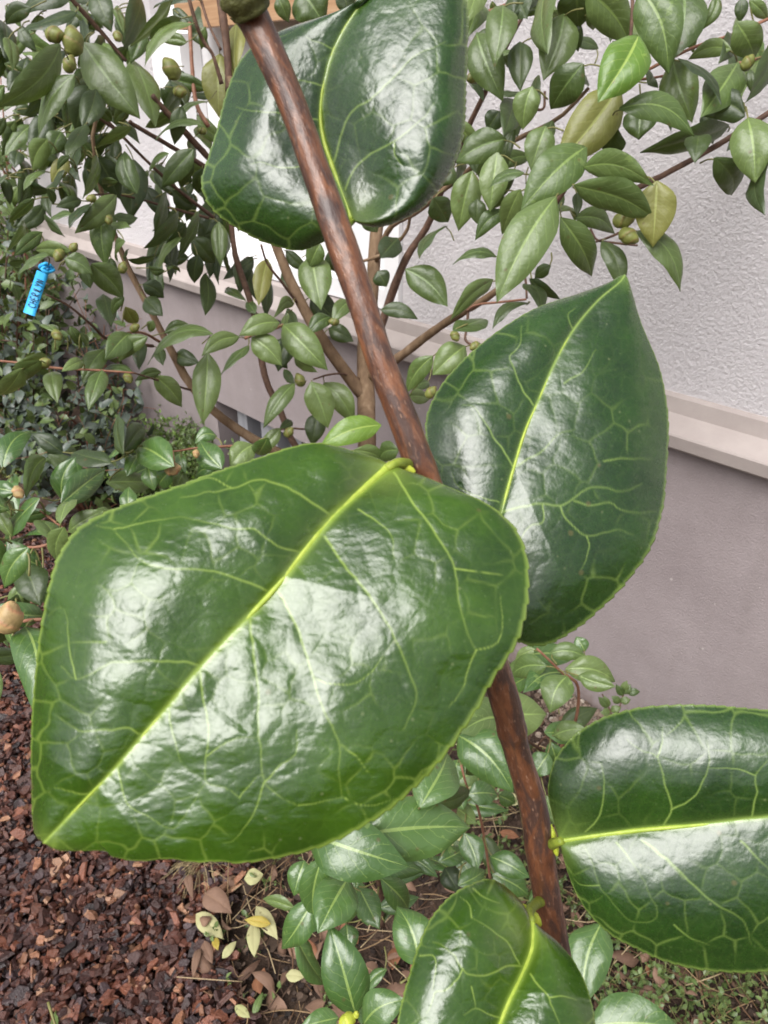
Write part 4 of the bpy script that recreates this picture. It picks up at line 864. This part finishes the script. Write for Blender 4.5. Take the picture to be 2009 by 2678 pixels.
# letters: strokes in a unit cell, reading up the tag (bottom to top)
GL = {'C': [[(.9,.85),(.5,1),(.1,.7),(.1,.3),(.5,0),(.9,.15)]], 'H': [[(.1,0),(.15,1)],[(.8,0),(.85,1)],[(.1,.5),(.85,.55)]], 'E': [[(.85,1),(.15,1),(.1,0),(.85,0)],[(.1,.5),(.7,.5)]],
      'R': [[(.1,0),(.15,1),(.75,.95),(.75,.6),(.15,.5),(.85,0)]], 'I': [[(.5,0),(.5,1)]], 'L': [[(.2,1),(.15,0),(.85,0)]], 'Y': [[(.1,1),(.5,.5)],[(.95,1),(.3,-.05)]], 'N': [[(.1,0),(.15,1),(.85,0),(.95,1)]]}
mb = MB(); word = 'CHERILYN'; a_ = .83; step = .088
for ch in word:
    for strk in GL[ch]:
        pts_ = [tagpt(a_ - qx*step*.8, -(qy-.5)*.62, .0012) for qx, qy in strk]
        tube(mb, catmull(pts_, max(4, 4*len(pts_))), np.full(max(4, 4*len(pts_)), .00050), 5)
    a_ -= step*(.55 if ch == 'I' else 1.0)
mb.build('lettering', M['ink'], e)

# ------------------------------------------------------------------ foreground branch with the big leaves
fg = empty('camellia_branch', tuple(W(1000, 900, .165))); tag(fg, 'close-up reddish brown camellia branch with five large glossy veined leaves crossing the view', 'branch')
ST = [(560,-420,96,.155),(600,-150,94,.160),(640,0,92,.163),(669,60,90,.165),(720,170,86,.166),(770,289,80,.167),(838,482,82,.168),(899,655,86,.168),(948,797,80,.168),(995,944,82,.169),(1053,1091,82,.170),(1096,1209,84,.172),(1160,1380,84,.177),(1235,1580,84,.184),
      (1313,1807,84,.192),(1352,1962,74,.198),(1396,2118,78,.203),(1423,2300,76,.208),(1454,2478,76,.212),(1480,2640,78,.215),(1530,2900,80,.22)]
P = np.array([np.r_[W(a, b, d), w*.47/FPX*d] for a, b, w, d in ST]); Q = catmull(P, 240); k = 40
mb = MB(); Pp = Q[:, :3]; T_ = np.gradient(Pp, axis=0); T_ /= np.linalg.norm(T_, axis=1)[:, None]; V = []
Nn = np.array([1.0, 0, 0]); ang = np.arange(k)/k*2*math.pi; Ls = np.r_[0, np.cumsum(np.linalg.norm(np.diff(Pp, axis=0), axis=1))]
for i in range(len(Q)):
    Nn = Nn-(Nn @ T_[i])*T_[i]; Nn /= np.linalg.norm(Nn); Bb = np.cross(T_[i], Nn)
    rr = Q[i, 3]*(1 + .05*fbm(np.cos(ang)*1.5+Ls[i]*60, np.sin(ang)*1.5+Ls[i]*20, 9, 3) + .035*fbm(ang*2.5, np.full(k, Ls[i]*420), 13, 3))
    for (px_, am, wd) in ((1912, .10, 14), (1225, .07, 26), (2215, .06, 22), (20, .10, 22)): rr = rr*(1 + am*math.exp(-((CY - FPX*((Pp[i]-CAM) @ AU)/((Pp[i]-CAM) @ AF) - px_)/wd)**2))
    V.append(Pp[i] + (np.cos(ang)*rr)[:, None]*Nn + (np.sin(ang)*rr)[:, None]*Bb)
V = np.vstack(V); F = [(i*k+j, i*k+(j+1) % k, (i+1)*k+(j+1) % k, (i+1)*k+j) for i in range(len(Q)-1) for j in range(k)]
mb.add(V, F, 0, np.stack([np.tile(ang/6.283, len(Q)), np.repeat(Ls, k)], 1), np.stack([np.tile(np.cos(ang), len(Q)), np.tile(np.sin(ang), len(Q)), np.repeat(Ls*95, k)], 1)); stem_o = mb.build('stem', M['stem'], fg)
# swollen node at the top and a leaf scar ring lower down
mb = MB(); Qn = catmull(wpath([(620,-90,100),(636,-40,122),(643,-5,130),(652,18,116),(660,36,94)], [.1615,.161,.161,.162,.163]), 26); Qn[:, 3] *= 1+.06*np.sin(np.arange(26)*1.1); tube(mb, Qn[:, :3], Qn[:, 3], 24, 0, .03); mb.build('node', M['node'], stem_o)

def seg_dist(X, Y, poly):
    P = np.asarray(poly, float); D = np.full(X.shape, 1e9)
    for a, b in zip(P[:-1], P[1:]):
        ab = b-a; L2 = ab @ ab + 1e-9; t = np.clip(((X-a[0])*ab[0]+(Y-a[1])*ab[1])/L2, 0, 1)
        D = np.minimum(D, np.hypot(X-a[0]-t*ab[0], Y-a[1]-t*ab[1]))
    return D
def big_leaf(mid, left, right, dmid, offs, veins, seed, mat, cell=92, nu=300, nv=130, relief=1.0, ribw=13, thick=0.00035, basetint=1.0, ripple=(1.0, 1.0, 0)):
    nu = int(nu*1.35); nv = int(nv*1.35); mid = catmull(mid, nu); Lc = catmull(left, nu); Rc = catmull(right, nu)
    u = np.linspace(0, 1, nu); v = np.linspace(-1, 1, 2*nv+1)
    v = np.sign(v)*(np.abs(v)**0.95)
    U, Vv = np.meshgrid(u, v, indexing='ij'); aV = np.abs(Vv)[..., None]
    tooth = 1 + (0.011*((U*42 + .3*np.sin(U*23)) % 1.0) + .008*vnoise(U*30, Vv*0+seed, seed))*np.abs(Vv)**40
    edge = np.where((Vv < 0)[..., None], Lc[:, None, :], Rc[:, None, :])
    XY = mid[:, None, :]*(1-aV) + edge*aV; XY = mid[:, None, :] + (XY-mid[:, None, :])*tooth[..., None]
    X, Y = XY[..., 0], XY[..., 1]
    dm = np.interp(U, *dmid); D = dm + offs(U, Vv, X, Y)
    # venation
    wx = X + 26*fbm(X/110, Y/110, seed, 3); wy = Y + 26*fbm(X/110+9, Y/110+5, seed+3, 3)
    x0, x1, y0, y1 = X.min()-100, X.max()+100, Y.min()-100, Y.max()+100
    r = np.random.default_rng(seed); S = []
    for i, yy in enumerate(np.arange(y0, y1, cell*.86)):
        for xx in np.arange(x0 + (i % 2)*cell*.5, x1, cell): S.append((xx+r.uniform(-.36, .36)*cell, yy+r.uniform(-.36, .36)*cell))
    S = np.array(S); f1 = np.full(X.shape, 1e9); f2 = f1.copy()
    for s in S:
        d_ = np.hypot(wx-s[0], wy-s[1]); n1 = d_ < f1; f2 = np.where(n1, f1, np.minimum(f2, d_)); f1 = np.where(n1, d_, f1)
    e1 = (f2-f1)*.5
    sd = np.full(X.shape, 1e9); vein = np.zeros(X.shape)
    for vn in veins:
        w0, w1 = vn[0]; pl = catmull(vn[1], max(8, 5*len(vn[1])))
        pl = pl + np.stack([5*fbm(pl[:, 0]/30, pl[:, 1]/30, seed+5, 2), 5*fbm(pl[:, 0]/30+7, pl[:, 1]/30, seed+6, 2)], 1)
        d_ = seg_dist(X, Y, pl); dL = np.hypot(X-pl[0, 0], Y-pl[0, 1]); tot = np.hypot(*(pl[-1]-pl[0]))+1
        w_ = .84*(w0 + (w1-w0)*np.clip(dL/tot, 0, 1)); vein = np.maximum(vein, np.exp(-(d_/w_)**2)*(.74-.50*np.clip(dL/tot, 0, 1)**1.5)); sd = np.minimum(sd, d_)
    dr = np.abs(Vv)*np.linalg.norm(edge-mid[:, None, :], axis=-1)        # px distance to midrib
    tert = np.exp(-(e1/2.7)**2)*np.clip(.24+1.1*fbm(X/160, Y/160, seed+8, 2), .0, .38)*np.clip(sd/22, 0, 1)*(.30+.70*np.abs(Vv)**1.6)
    # finer fourth-order net
    f1b = np.full(X.shape, 1e9); f2b = f1b.copy()
    cb = cell*.30; wx2 = X/cb+.8*fbm(X/45, Y/45, seed+4, 2); wy2 = Y/cb+.8*fbm(X/45+3, Y/45, seed+2, 2); ix = np.floor(wx2); iy = np.floor(wy2)
    for ox in (-1, 0, 1):
        for oy in (-1, 0, 1):
            jx = hash2(ix+ox, iy+oy, seed+40); jy = hash2(ix+ox, iy+oy, seed+41); d_ = np.hypot(ix+ox+jx-wx2, iy+oy+jy-wy2)
            n1 = d_ < f1b; f2b = np.where(n1, f1b, np.minimum(f2b, d_)); f1b = np.where(n1, d_, f1b)
    e2 = (f2b-f1b)*.5
    near = np.exp(-(dr/(ribw*1.5*(1.1-.8*U)))**2); ribv = np.exp(-(dr/(ribw*.62*(1.08-.80*U**.7)))**2)*.85
    vein = np.clip(np.maximum(np.maximum(np.maximum(vein, ribv), tert), .03*np.exp(-(e2/.07)**2)), 0, 1)
    # relief (metres towards the camera)
    q = (1-np.exp(-np.minimum(e1, sd)/16.0))
    fade = np.clip(1-np.abs(Vv)**14, 0, 1)
    a_, sx, sy = ripple[0], ripple[1], ripple[2]
    ca, sa = math.cos(sy), math.sin(sy); xr = (X*ca+Y*sa); yr = (-X*sa+Y*ca)*sx
    rel = relief*(0.00011*q + 0.00002*(1-np.exp(-e2/.12)) + 0.00085*a_*fbm(xr/150, yr/150, seed+20, 2) + 0.00008*a_*fbm(xr/34, yr/15, seed+30, 3))*fade
    rel -= 0.00025*np.exp(-(dr/16)**2)
    D = D - rel
    rim = np.clip((np.abs(Vv)-.978)/.022, 0, 1)*.9
    tint = basetint*np.exp(-(np.hypot((X-mid[0, 0]), (Y-mid[0, 1]))/70)**2)*.5 + .5*np.exp(-((1-U)/.035)**2)*0.7 + .16*near
    Pw = W(X, Y, D); m = 2*nv+1
    idx = np.arange(nu*m).reshape(nu, m); q4 = np.stack([idx[:-1, :-1], idx[1:, :-1], idx[1:, 1:], idx[:-1, 1:]], -1).reshape(-1, 4)
    # flip so that normals face the camera
    a, b, c = Pw[nu//2, m//2+10], Pw[nu//2+1, m//2+10], Pw[nu//2+1, m//2+11]
    if np.cross(b-a, c-a) @ (CAM-a) < 0: q4 = q4[:, ::-1]
    mb = MB(); mb.add(Pw.reshape(-1, 3), q4.tolist(), 0, np.stack([U, Vv], -1).reshape(-1, 2), np.stack([vein, np.clip(rim+tint, 0, 1), q], -1).reshape(-1, 3))
    o = mb.build('leaf', mat, fg)
    sol = o.modifiers.new('thickness', 'SOLIDIFY'); sol.thickness = thick; sol.offset = -1
    # midrib ridge
    mu = mid[::4]; uu = u[::4]; dmr = np.interp(uu, *dmid) + offs(uu, uu*0, mu[:, 0], mu[:, 1])
    P3 = W(mu[:, 0], mu[:, 1], dmr + .00028); mb = MB()
    wj = 1 + .12*vnoise(uu*60, uu*0, seed)
    tube(mb, P3, (ribw*.5*(1-.80*uu**.7))*wj/FPX*dmr, 10); mb.build('midrib', M['midrib'], o)
    return o
def crop_list(c, pts): return [cp(c, x, y) for x, y in pts]
K = 'K'; CROPS['K'] = (0, 1150, .8439)
def V_(c, w0, w1, *pts): return ((w0, w1), crop_list(c, pts))
# --- the largest leaf, centre
big_leaf(crop_list('K', [(1212,78),(1120,158),(1030,240),(940,350),(850,465),(735,585),(620,705),(530,815),(440,920),(360,1015),(280,1100),(210,1172),(135,1250)]),
  crop_list('K', [(1212,78),(1170,58),(1100,36),(1030,17),(960,12),(850,40),(700,90),(560,140),(420,190),(330,225),(240,280),(190,350),(160,430),(140,520),(118,650),(103,800),(97,950),(98,1080),(101,1180),(112,1228),(135,1250)]),
  crop_list('K', [(1212,78),(1250,92),(1310,112),(1400,150),(1510,200),(1590,270),(1630,350),(1638,450),(1622,560),(1590,650),(1530,740),(1460,860),(1380,970),(1290,1070),(1180,1160),(1060,1230),(960,1270),(850,1297),(740,1312),(680,1306),(600,1308),(520,1298),(430,1305),(350,1292),(322,1274),(240,1274),(180,1272),(135,1250)]),
  ([0, .1, .3, .6, .85, 1], [.163, .156, .146, .137, .134, .136]),
  lambda u, v, x, y: np.where(v < 0, -.0034*np.sin(np.clip(np.abs(v)*1.0, 0, 1)*math.pi*.75)*np.sin(math.pi*np.clip(u, 0, 1)**.8) + .0115*np.abs(v)**2.6*np.sin(math.pi*np.clip(u*.9+.05, 0, 1)),
                              -.0042*np.sin(np.abs(v)*math.pi*.62)*np.sin(math.pi*u**.75) + .0052*np.abs(v)**3.2*np.sin(math.pi*u**.8)),
  [V_(K,3.4,2.2,(1030,240),(960,190),(880,145),(800,125),(720,150),(640,165),(560,178)), V_(K,3.2,2,(835,470),(760,440),(690,415),(600,402),(520,400),(440,375),(350,280),(300,265)), V_(K,3.2,2,(625,700),(570,690),(480,685),(400,690),(340,690),(290,720),(235,740),(190,700)),
   V_(K,3,1.8,(445,915),(400,895),(330,900),(265,905),(215,885),(170,850)), V_(K,2.6,1.8,(930,350),(860,330),(790,280),(720,275),(640,255),(560,240)), V_(K,2.2,1.4,(235,740),(215,640),(205,540),(190,520),(150,545)),
   V_(K,2.2,1.4,(330,625),(220,630)), V_(K,2.4,1.6,(280,1100),(230,1090),(170,1080)), V_(K,2.0,1.4,(350,280),(430,260),(560,240)), V_(K,2,1.4,(720,150),(650,120),(560,150)),
   V_(K,3.6,2.4,(1220,100),(1270,180),(1330,260),(1380,340),(1410,400),(1420,500),(1450,600),(1475,650)), V_(K,3.6,2.4,(1005,300),(1060,380),(1120,450),(1170,520),(1220,610),(1260,700),(1290,800),(1250,900)),
   V_(K,3.6,2.2,(860,465),(900,540),(940,640),(970,740),(1000,830),(1050,940),(1050,1020),(1060,1110)), V_(K,3.2,2.0,(775,560),(785,650),(800,760),(800,880),(810,980),(820,1060),(870,1110),(920,1135)),
   V_(K,3.0,1.8,(620,705),(630,800),(645,900),(640,980),(640,1060),(700,1080),(740,1110)), V_(K,2.6,1.6,(520,830),(540,930),(560,1000)), V_(K,2.4,1.6,(365,1010),(380,1080),(400,1135),(460,1170),(530,1205),(560,1180),(640,1060)),
   V_(K,2.6,1.6,(1110,215),(1180,260),(1215,310),(1220,370)), V_(K,2.2,1.6,(1410,400),(1480,410),(1560,420)), V_(K,2.4,1.6,(1475,650),(1450,720),(1430,780),(1390,830)), V_(K,2.4,1.6,(1050,945),(1100,980),(1150,1040)),
   V_(K,2.4,1.6,(820,1060),(870,1010),(920,970),(920,900)), V_(K,2.2,1.4,(820,1060),(790,1150),(730,1240),(690,1250)), V_(K,2.0,1.4,(1475,650),(1540,630),(1560,560),(1550,480)), V_(K,2.0,1.3,(970,740),(1040,760),(1130,740),(1220,620)),
   V_(K,2.0,1.3,(740,1110),(800,1040),(820,1060)), V_(K,2.0,1.3,(640,980),(720,930),(800,920)), V_(K,1.8,1.3,(1060,1110),(1140,1135),(1220,1110)), V_(K,1.8,1.3,(920,1135),(1000,1120),(1060,1110))],
  101, M['big'], cell=98, relief=1.15, ribw=24)
# --- right-hand leaf behind, pointing up
F_ = 'F'
big_leaf(crop_list(F_, [(1062,1210),(1083,1110),(1110,1010),(1135,930),(1165,860),(1200,780),(1240,710),(1290,650),(1335,612),(1350,594)]),
  crop_list(F_, [(1062,1210),(1020,1170),(975,1100),(950,1040),(928,985),(920,930),(925,890),(942,850),(980,800),(1040,742),(1110,692),(1170,660),(1250,634),(1310,612),(1335,598),(1350,592)]),
  crop_list(F_, [(1062,1210),(1055,1290),(1085,1360),(1130,1389),(1190,1388),(1260,1345),(1330,1280),(1395,1200),(1430,1100),(1441,1000),(1443,900),(1426,800),(1386,700),(1368,640),(1358,605),(1350,592)]),
  ([0, .3, .7, 1], [.185, .188, .197, .205]),
  lambda u, v, x, y: np.where(v < 0, -.003*np.sin(np.abs(v)*math.pi*.7)*np.sin(math.pi*u)+.009*np.abs(v)**2.2*np.sin(math.pi*u), -.0075*np.sin(np.abs(v)*math.pi*.62)*np.sin(math.pi*u**.8)+.006*np.abs(v)**3.5*np.sin(math.pi*u)),
  [V_('E',3,2,(560,855),(500,760),(440,660),(395,600),(345,590)), V_('E',2.8,1.8,(650,590),(600,520),(565,430),(545,380),(590,330),(600,250)), V_('E',3.2,2,(520,1050),(600,1025),(680,1015),(760,1025),(820,990),(910,940),(1020,960),(1120,930)),
   V_('E',2.6,1.6,(570,860),(680,790),(760,720),(830,695)), V_('E',2.4,1.6,(690,1020),(690,1090),(640,1110),(600,1160),(580,1250)), V_('E',2.4,1.6,(760,1025),(800,1090),(880,1150),(960,1140),(1020,1130),(1080,1150)),
   V_('E',2.2,1.5,(820,1000),(900,1020),(980,1010),(1050,1050),(1180,1050)), V_('E',2.2,1.5,(880,1150),(890,1210),(850,1300)), V_('E',2,1.4,(500,1010),(400,980),(320,930),(300,880)), V_('E',2,1.3,(950,830),(1060,820),(1160,825)), V_('E',2,1.4,(780,500),(870,440),(920,350)), V_('E',2,1.4,(820,270),(800,200),(830,170))],
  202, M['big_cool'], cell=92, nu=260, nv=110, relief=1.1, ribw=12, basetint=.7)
# --- upper leaf behind the stem
big_leaf(crop_list('T', [(872,1192),(845,1110),(800,990),(755,870),(720,760),(703,640),(712,500),(745,350),(790,230),(860,105),(940,0),(1040,-120),(1180,-260)]),
  crop_list('T', [(872,1192),(800,1270),(700,1320),(590,1358),(480,1340),(350,1290),(220,1220),(110,1130),(62,1030),(62,950),(95,850),(145,690),(190,510),(250,360),(340,250),(480,170),(650,108),(800,76),(880,66),(950,0),(1050,-120),(1180,-260)]),
  crop_list('T', [(872,1192),(920,1218),(1000,1232),(1100,1212),(1200,1162),(1290,1092),(1380,980),(1440,850),(1478,700),(1490,500),(1496,300),(1500,100),(1470,-60),(1340,-200),(1180,-260)]),
  ([0, .3, .6, 1], [.190, .192, .190, .186]),
  lambda u, v, x, y: np.where(v < 0, (-.0038*np.sin(np.clip(np.abs(v),0,1)*math.pi)+.0062*np.abs(v)**1.3+.004*np.abs(v)**5)*np.sin(math.pi*u**.6), (-.0150*np.sin(np.abs(v)*math.pi*.5)+.009*np.abs(v)**9)*np.sin(math.pi*u**.62)*(1-.45*np.exp(-((u-.17)/.13)**2-((v-.5)/.35)**2))),
  [V_('T',3,2,(770,905),(700,880),(600,900),(480,905),(380,880),(330,890)), V_('T',3,2,(700,650),(640,645),(560,630),(430,610),(320,600),(240,580)), V_('T',3,2,(715,465),(650,445),(560,425),(480,400)), V_('T',2.6,1.6,(770,260),(690,230),(620,200)),
   V_('T',3.2,2,(835,1030),(870,940),(930,870),(1000,820),(1080,780),(1150,730),(1240,660),(1320,560)), V_('T',3.2,2,(770,880),(860,620),(980,530),(1100,420),(1180,330),(1280,270),(1380,230)), V_('T',2.6,1.6,(1100,780),(1105,840),(1150,900))],
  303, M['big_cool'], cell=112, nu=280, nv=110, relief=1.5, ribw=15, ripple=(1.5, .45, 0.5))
# --- lower right leaf
big_leaf(crop_list(F_, [(1208,1816),(1300,1802),(1400,1791),(1500,1782),(1600,1770),(1659,1764),(1760,1748),(1870,1735),(1990,1728)]),
  crop_list(F_, [(1208,1816),(1193,1760),(1184,1700),(1200,1640),(1240,1590),(1300,1552),(1370,1531),(1450,1523),(1550,1525),(1659,1535),(1780,1560),(1880,1620),(1950,1690),(1990,1728)]),
  crop_list(F_, [(1208,1816),(1222,1870),(1245,1930),(1275,1975),(1320,2018),(1380,2050),(1450,2080),(1550,2098),(1659,2095),(1780,2060),(1880,1970),(1950,1840),(1990,1728)]),
  ([0, .3, .7, 1], [.198, .190, .182, .180]),
  lambda u, v, x, y: np.where(v < 0, -.0036*np.sin(np.abs(v)*math.pi*.75)*np.sin(math.pi*u**.8)+.009*np.abs(v)**2.2*np.sin(math.pi*u**.8), -.005*np.sin(np.abs(v)*math.pi*.65)*np.sin(math.pi*u**.8)+.0055*np.abs(v)**3*np.sin(math.pi*u**.8)),
  [V_('U',3,2,(735,1110),(800,1040),(825,950),(830,850),(815,770),(770,755)), V_('U',3.2,2,(1115,1095),(1170,1000),(1140,880),(1100,740),(1020,700),(940,640)), V_('U',2.8,1.8,(1170,1000),(1270,950),(1340,840),(1360,760),(1350,650)), V_('U',2.4,1.5,(1100,740),(1125,660),(1125,580)),
   V_('U',3,2,(1570,1040),(1600,930),(1600,830),(1659,750)), V_('U',3,2,(1020,1150),(1120,1240),(1240,1352)), V_('V',3.2,2,(850,5),(960,100),(1100,220),(1220,340),(1330,420),(1440,480),(1520,560),(1545,680)), V_('V',3,2,(660,10),(760,130),(830,250),(890,380),(925,490),(850,535),(720,505),(620,380),(545,290),(500,140),(440,40)),
   V_('V',2,1.4,(545,290),(430,295),(380,250)), V_('V',3,2,(1480,0),(1659,180)), V_('V',2,1.4,(1040,550),(1150,640),(1280,690)), V_('U',2,1.4,(1600,830),(1500,790),(1360,790))],
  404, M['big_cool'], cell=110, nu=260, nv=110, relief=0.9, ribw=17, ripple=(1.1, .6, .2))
# --- bottom leaf
big_leaf(crop_list(F_, [(1148,1985),(1150,2020),(1145,2060),(1122,2115),(1100,2160),(1082,2205),(1055,2280),(1020,2380),(985,2480)]),
  crop_list(F_, [(1148,1985),(1120,1940),(1065,1900),(1010,1913),(960,1948),(922,2000),(902,2050),(886,2100),(872,2150),(860,2205),(858,2270),(880,2370),(930,2450),(985,2480)]),
  crop_list(F_, [(1148,1985),(1175,2010),(1205,2035),(1242,2080),(1270,2140),(1285,2211),(1280,2290),(1220,2390),(1110,2460),(985,2480)]),
  ([0, .3, .7, 1], [.185, .172, .160, .158]),
  lambda u, v, x, y: np.where(v < 0, -.003*np.sin(np.abs(v)*math.pi*.7)*np.sin(math.pi*u**.7)+.008*np.abs(v)**3*np.sin(math.pi*u**.6), -.0035*np.sin(np.abs(v)*math.pi*.7)*np.sin(math.pi*u**.7)+.005*np.abs(v)**3*np.sin(math.pi*u**.6)),
  [V_('N',3.2,2,(1580,1300),(1500,1300),(1400,1345),(1290,1355),(1210,1320),(1150,1230),(1080,1170),(1020,1150)), V_('N',2.6,1.8,(1560,1290),(1500,1170),(1430,1110),(1350,1050),(1270,1000)), V_('N',2.4,1.6,(1270,1000),(1250,920),(1190,870)), V_('N',2.4,1.6,(1280,820),(1350,880),(1440,910)),
   V_('N',2.4,1.6,(1210,1320),(1160,1400),(1100,1450),(1040,1460),(1020,1530),(980,1590)), V_('N',2.4,1.6,(1450,1620),(1370,1600),(1290,1560),(1210,1600)), V_('V',3,2,(90,870),(150,950),(220,1020),(240,1100),(290,1200)), V_('V',2.4,1.6,(225,1020),(310,1015),(400,1045)), V_('N',2.2,1.5,(1270,1430),(1290,1560)), V_('N',2.2,1.5,(940,1235),(1030,1240),(1045,1320),(1020,1450))],
  505, M['big'], cell=76, nu=240, nv=100, relief=1.0, ribw=20)
# petioles and small leaf buds
def pet(pts_, w0, name='petiole', mat='fgpet'):
    P = np.array([np.r_[W(x, y, d), w*.5/FPX*d] for x, y, w, d in pts_]); Q = catmull(P, 24); mb = MB(); tube(mb, Q[:, :3], Q[:, 3], 14, 0, .02); return mb.build(name, M[mat], fg)
pet([(1012,1228,22,.162),(1035,1213,27,.163),(1060,1213,30,.167),(1085,1222,34,.177)], 0)
pet([(1288,1460,14,.185),(1270,1490,22,.183),(1230,1520,30,.181),(1205,1530,34,.180)], 0)
pet([(924,578,14,.190),(905,592,20,.184),(885,600,26,.175)], 0)
pet([(1470,2198,20,.197),(1452,2204,26,.200),(1425,2214,34,.2095)], 0)
pet([(1392,2410,18,.184),(1385,2385,24,.190),(1402,2364,26,.202),(1428,2350,34,.2115)], 0)
def scale_bud(x, y, l, w, ang, d):
    B = W(x, y, d); ax = math.cos(ang)*AR-math.sin(ang)*AU; t = np.linspace(0, 1, 16); R = l/FPX*d; mb = MB()
    P = B + (t*R)[:, None]*ax; rad = w*.5/FPX*d*np.sin(math.pi*np.clip(t*.92+.06, 0, 1))**.7*(1-.25*t); tube(mb, P, np.maximum(rad, .0002), 14, 0, .05)
    return mb.build('leaf_bud', M['budy'], fg)
scale_bud(1086, 1236, 60, 28, math.radians(205), .1665); scale_bud(1457, 2238, 84, 24, math.radians(-101), .2035); scale_bud(1414, 2420, 76, 34, math.radians(-132), .199)
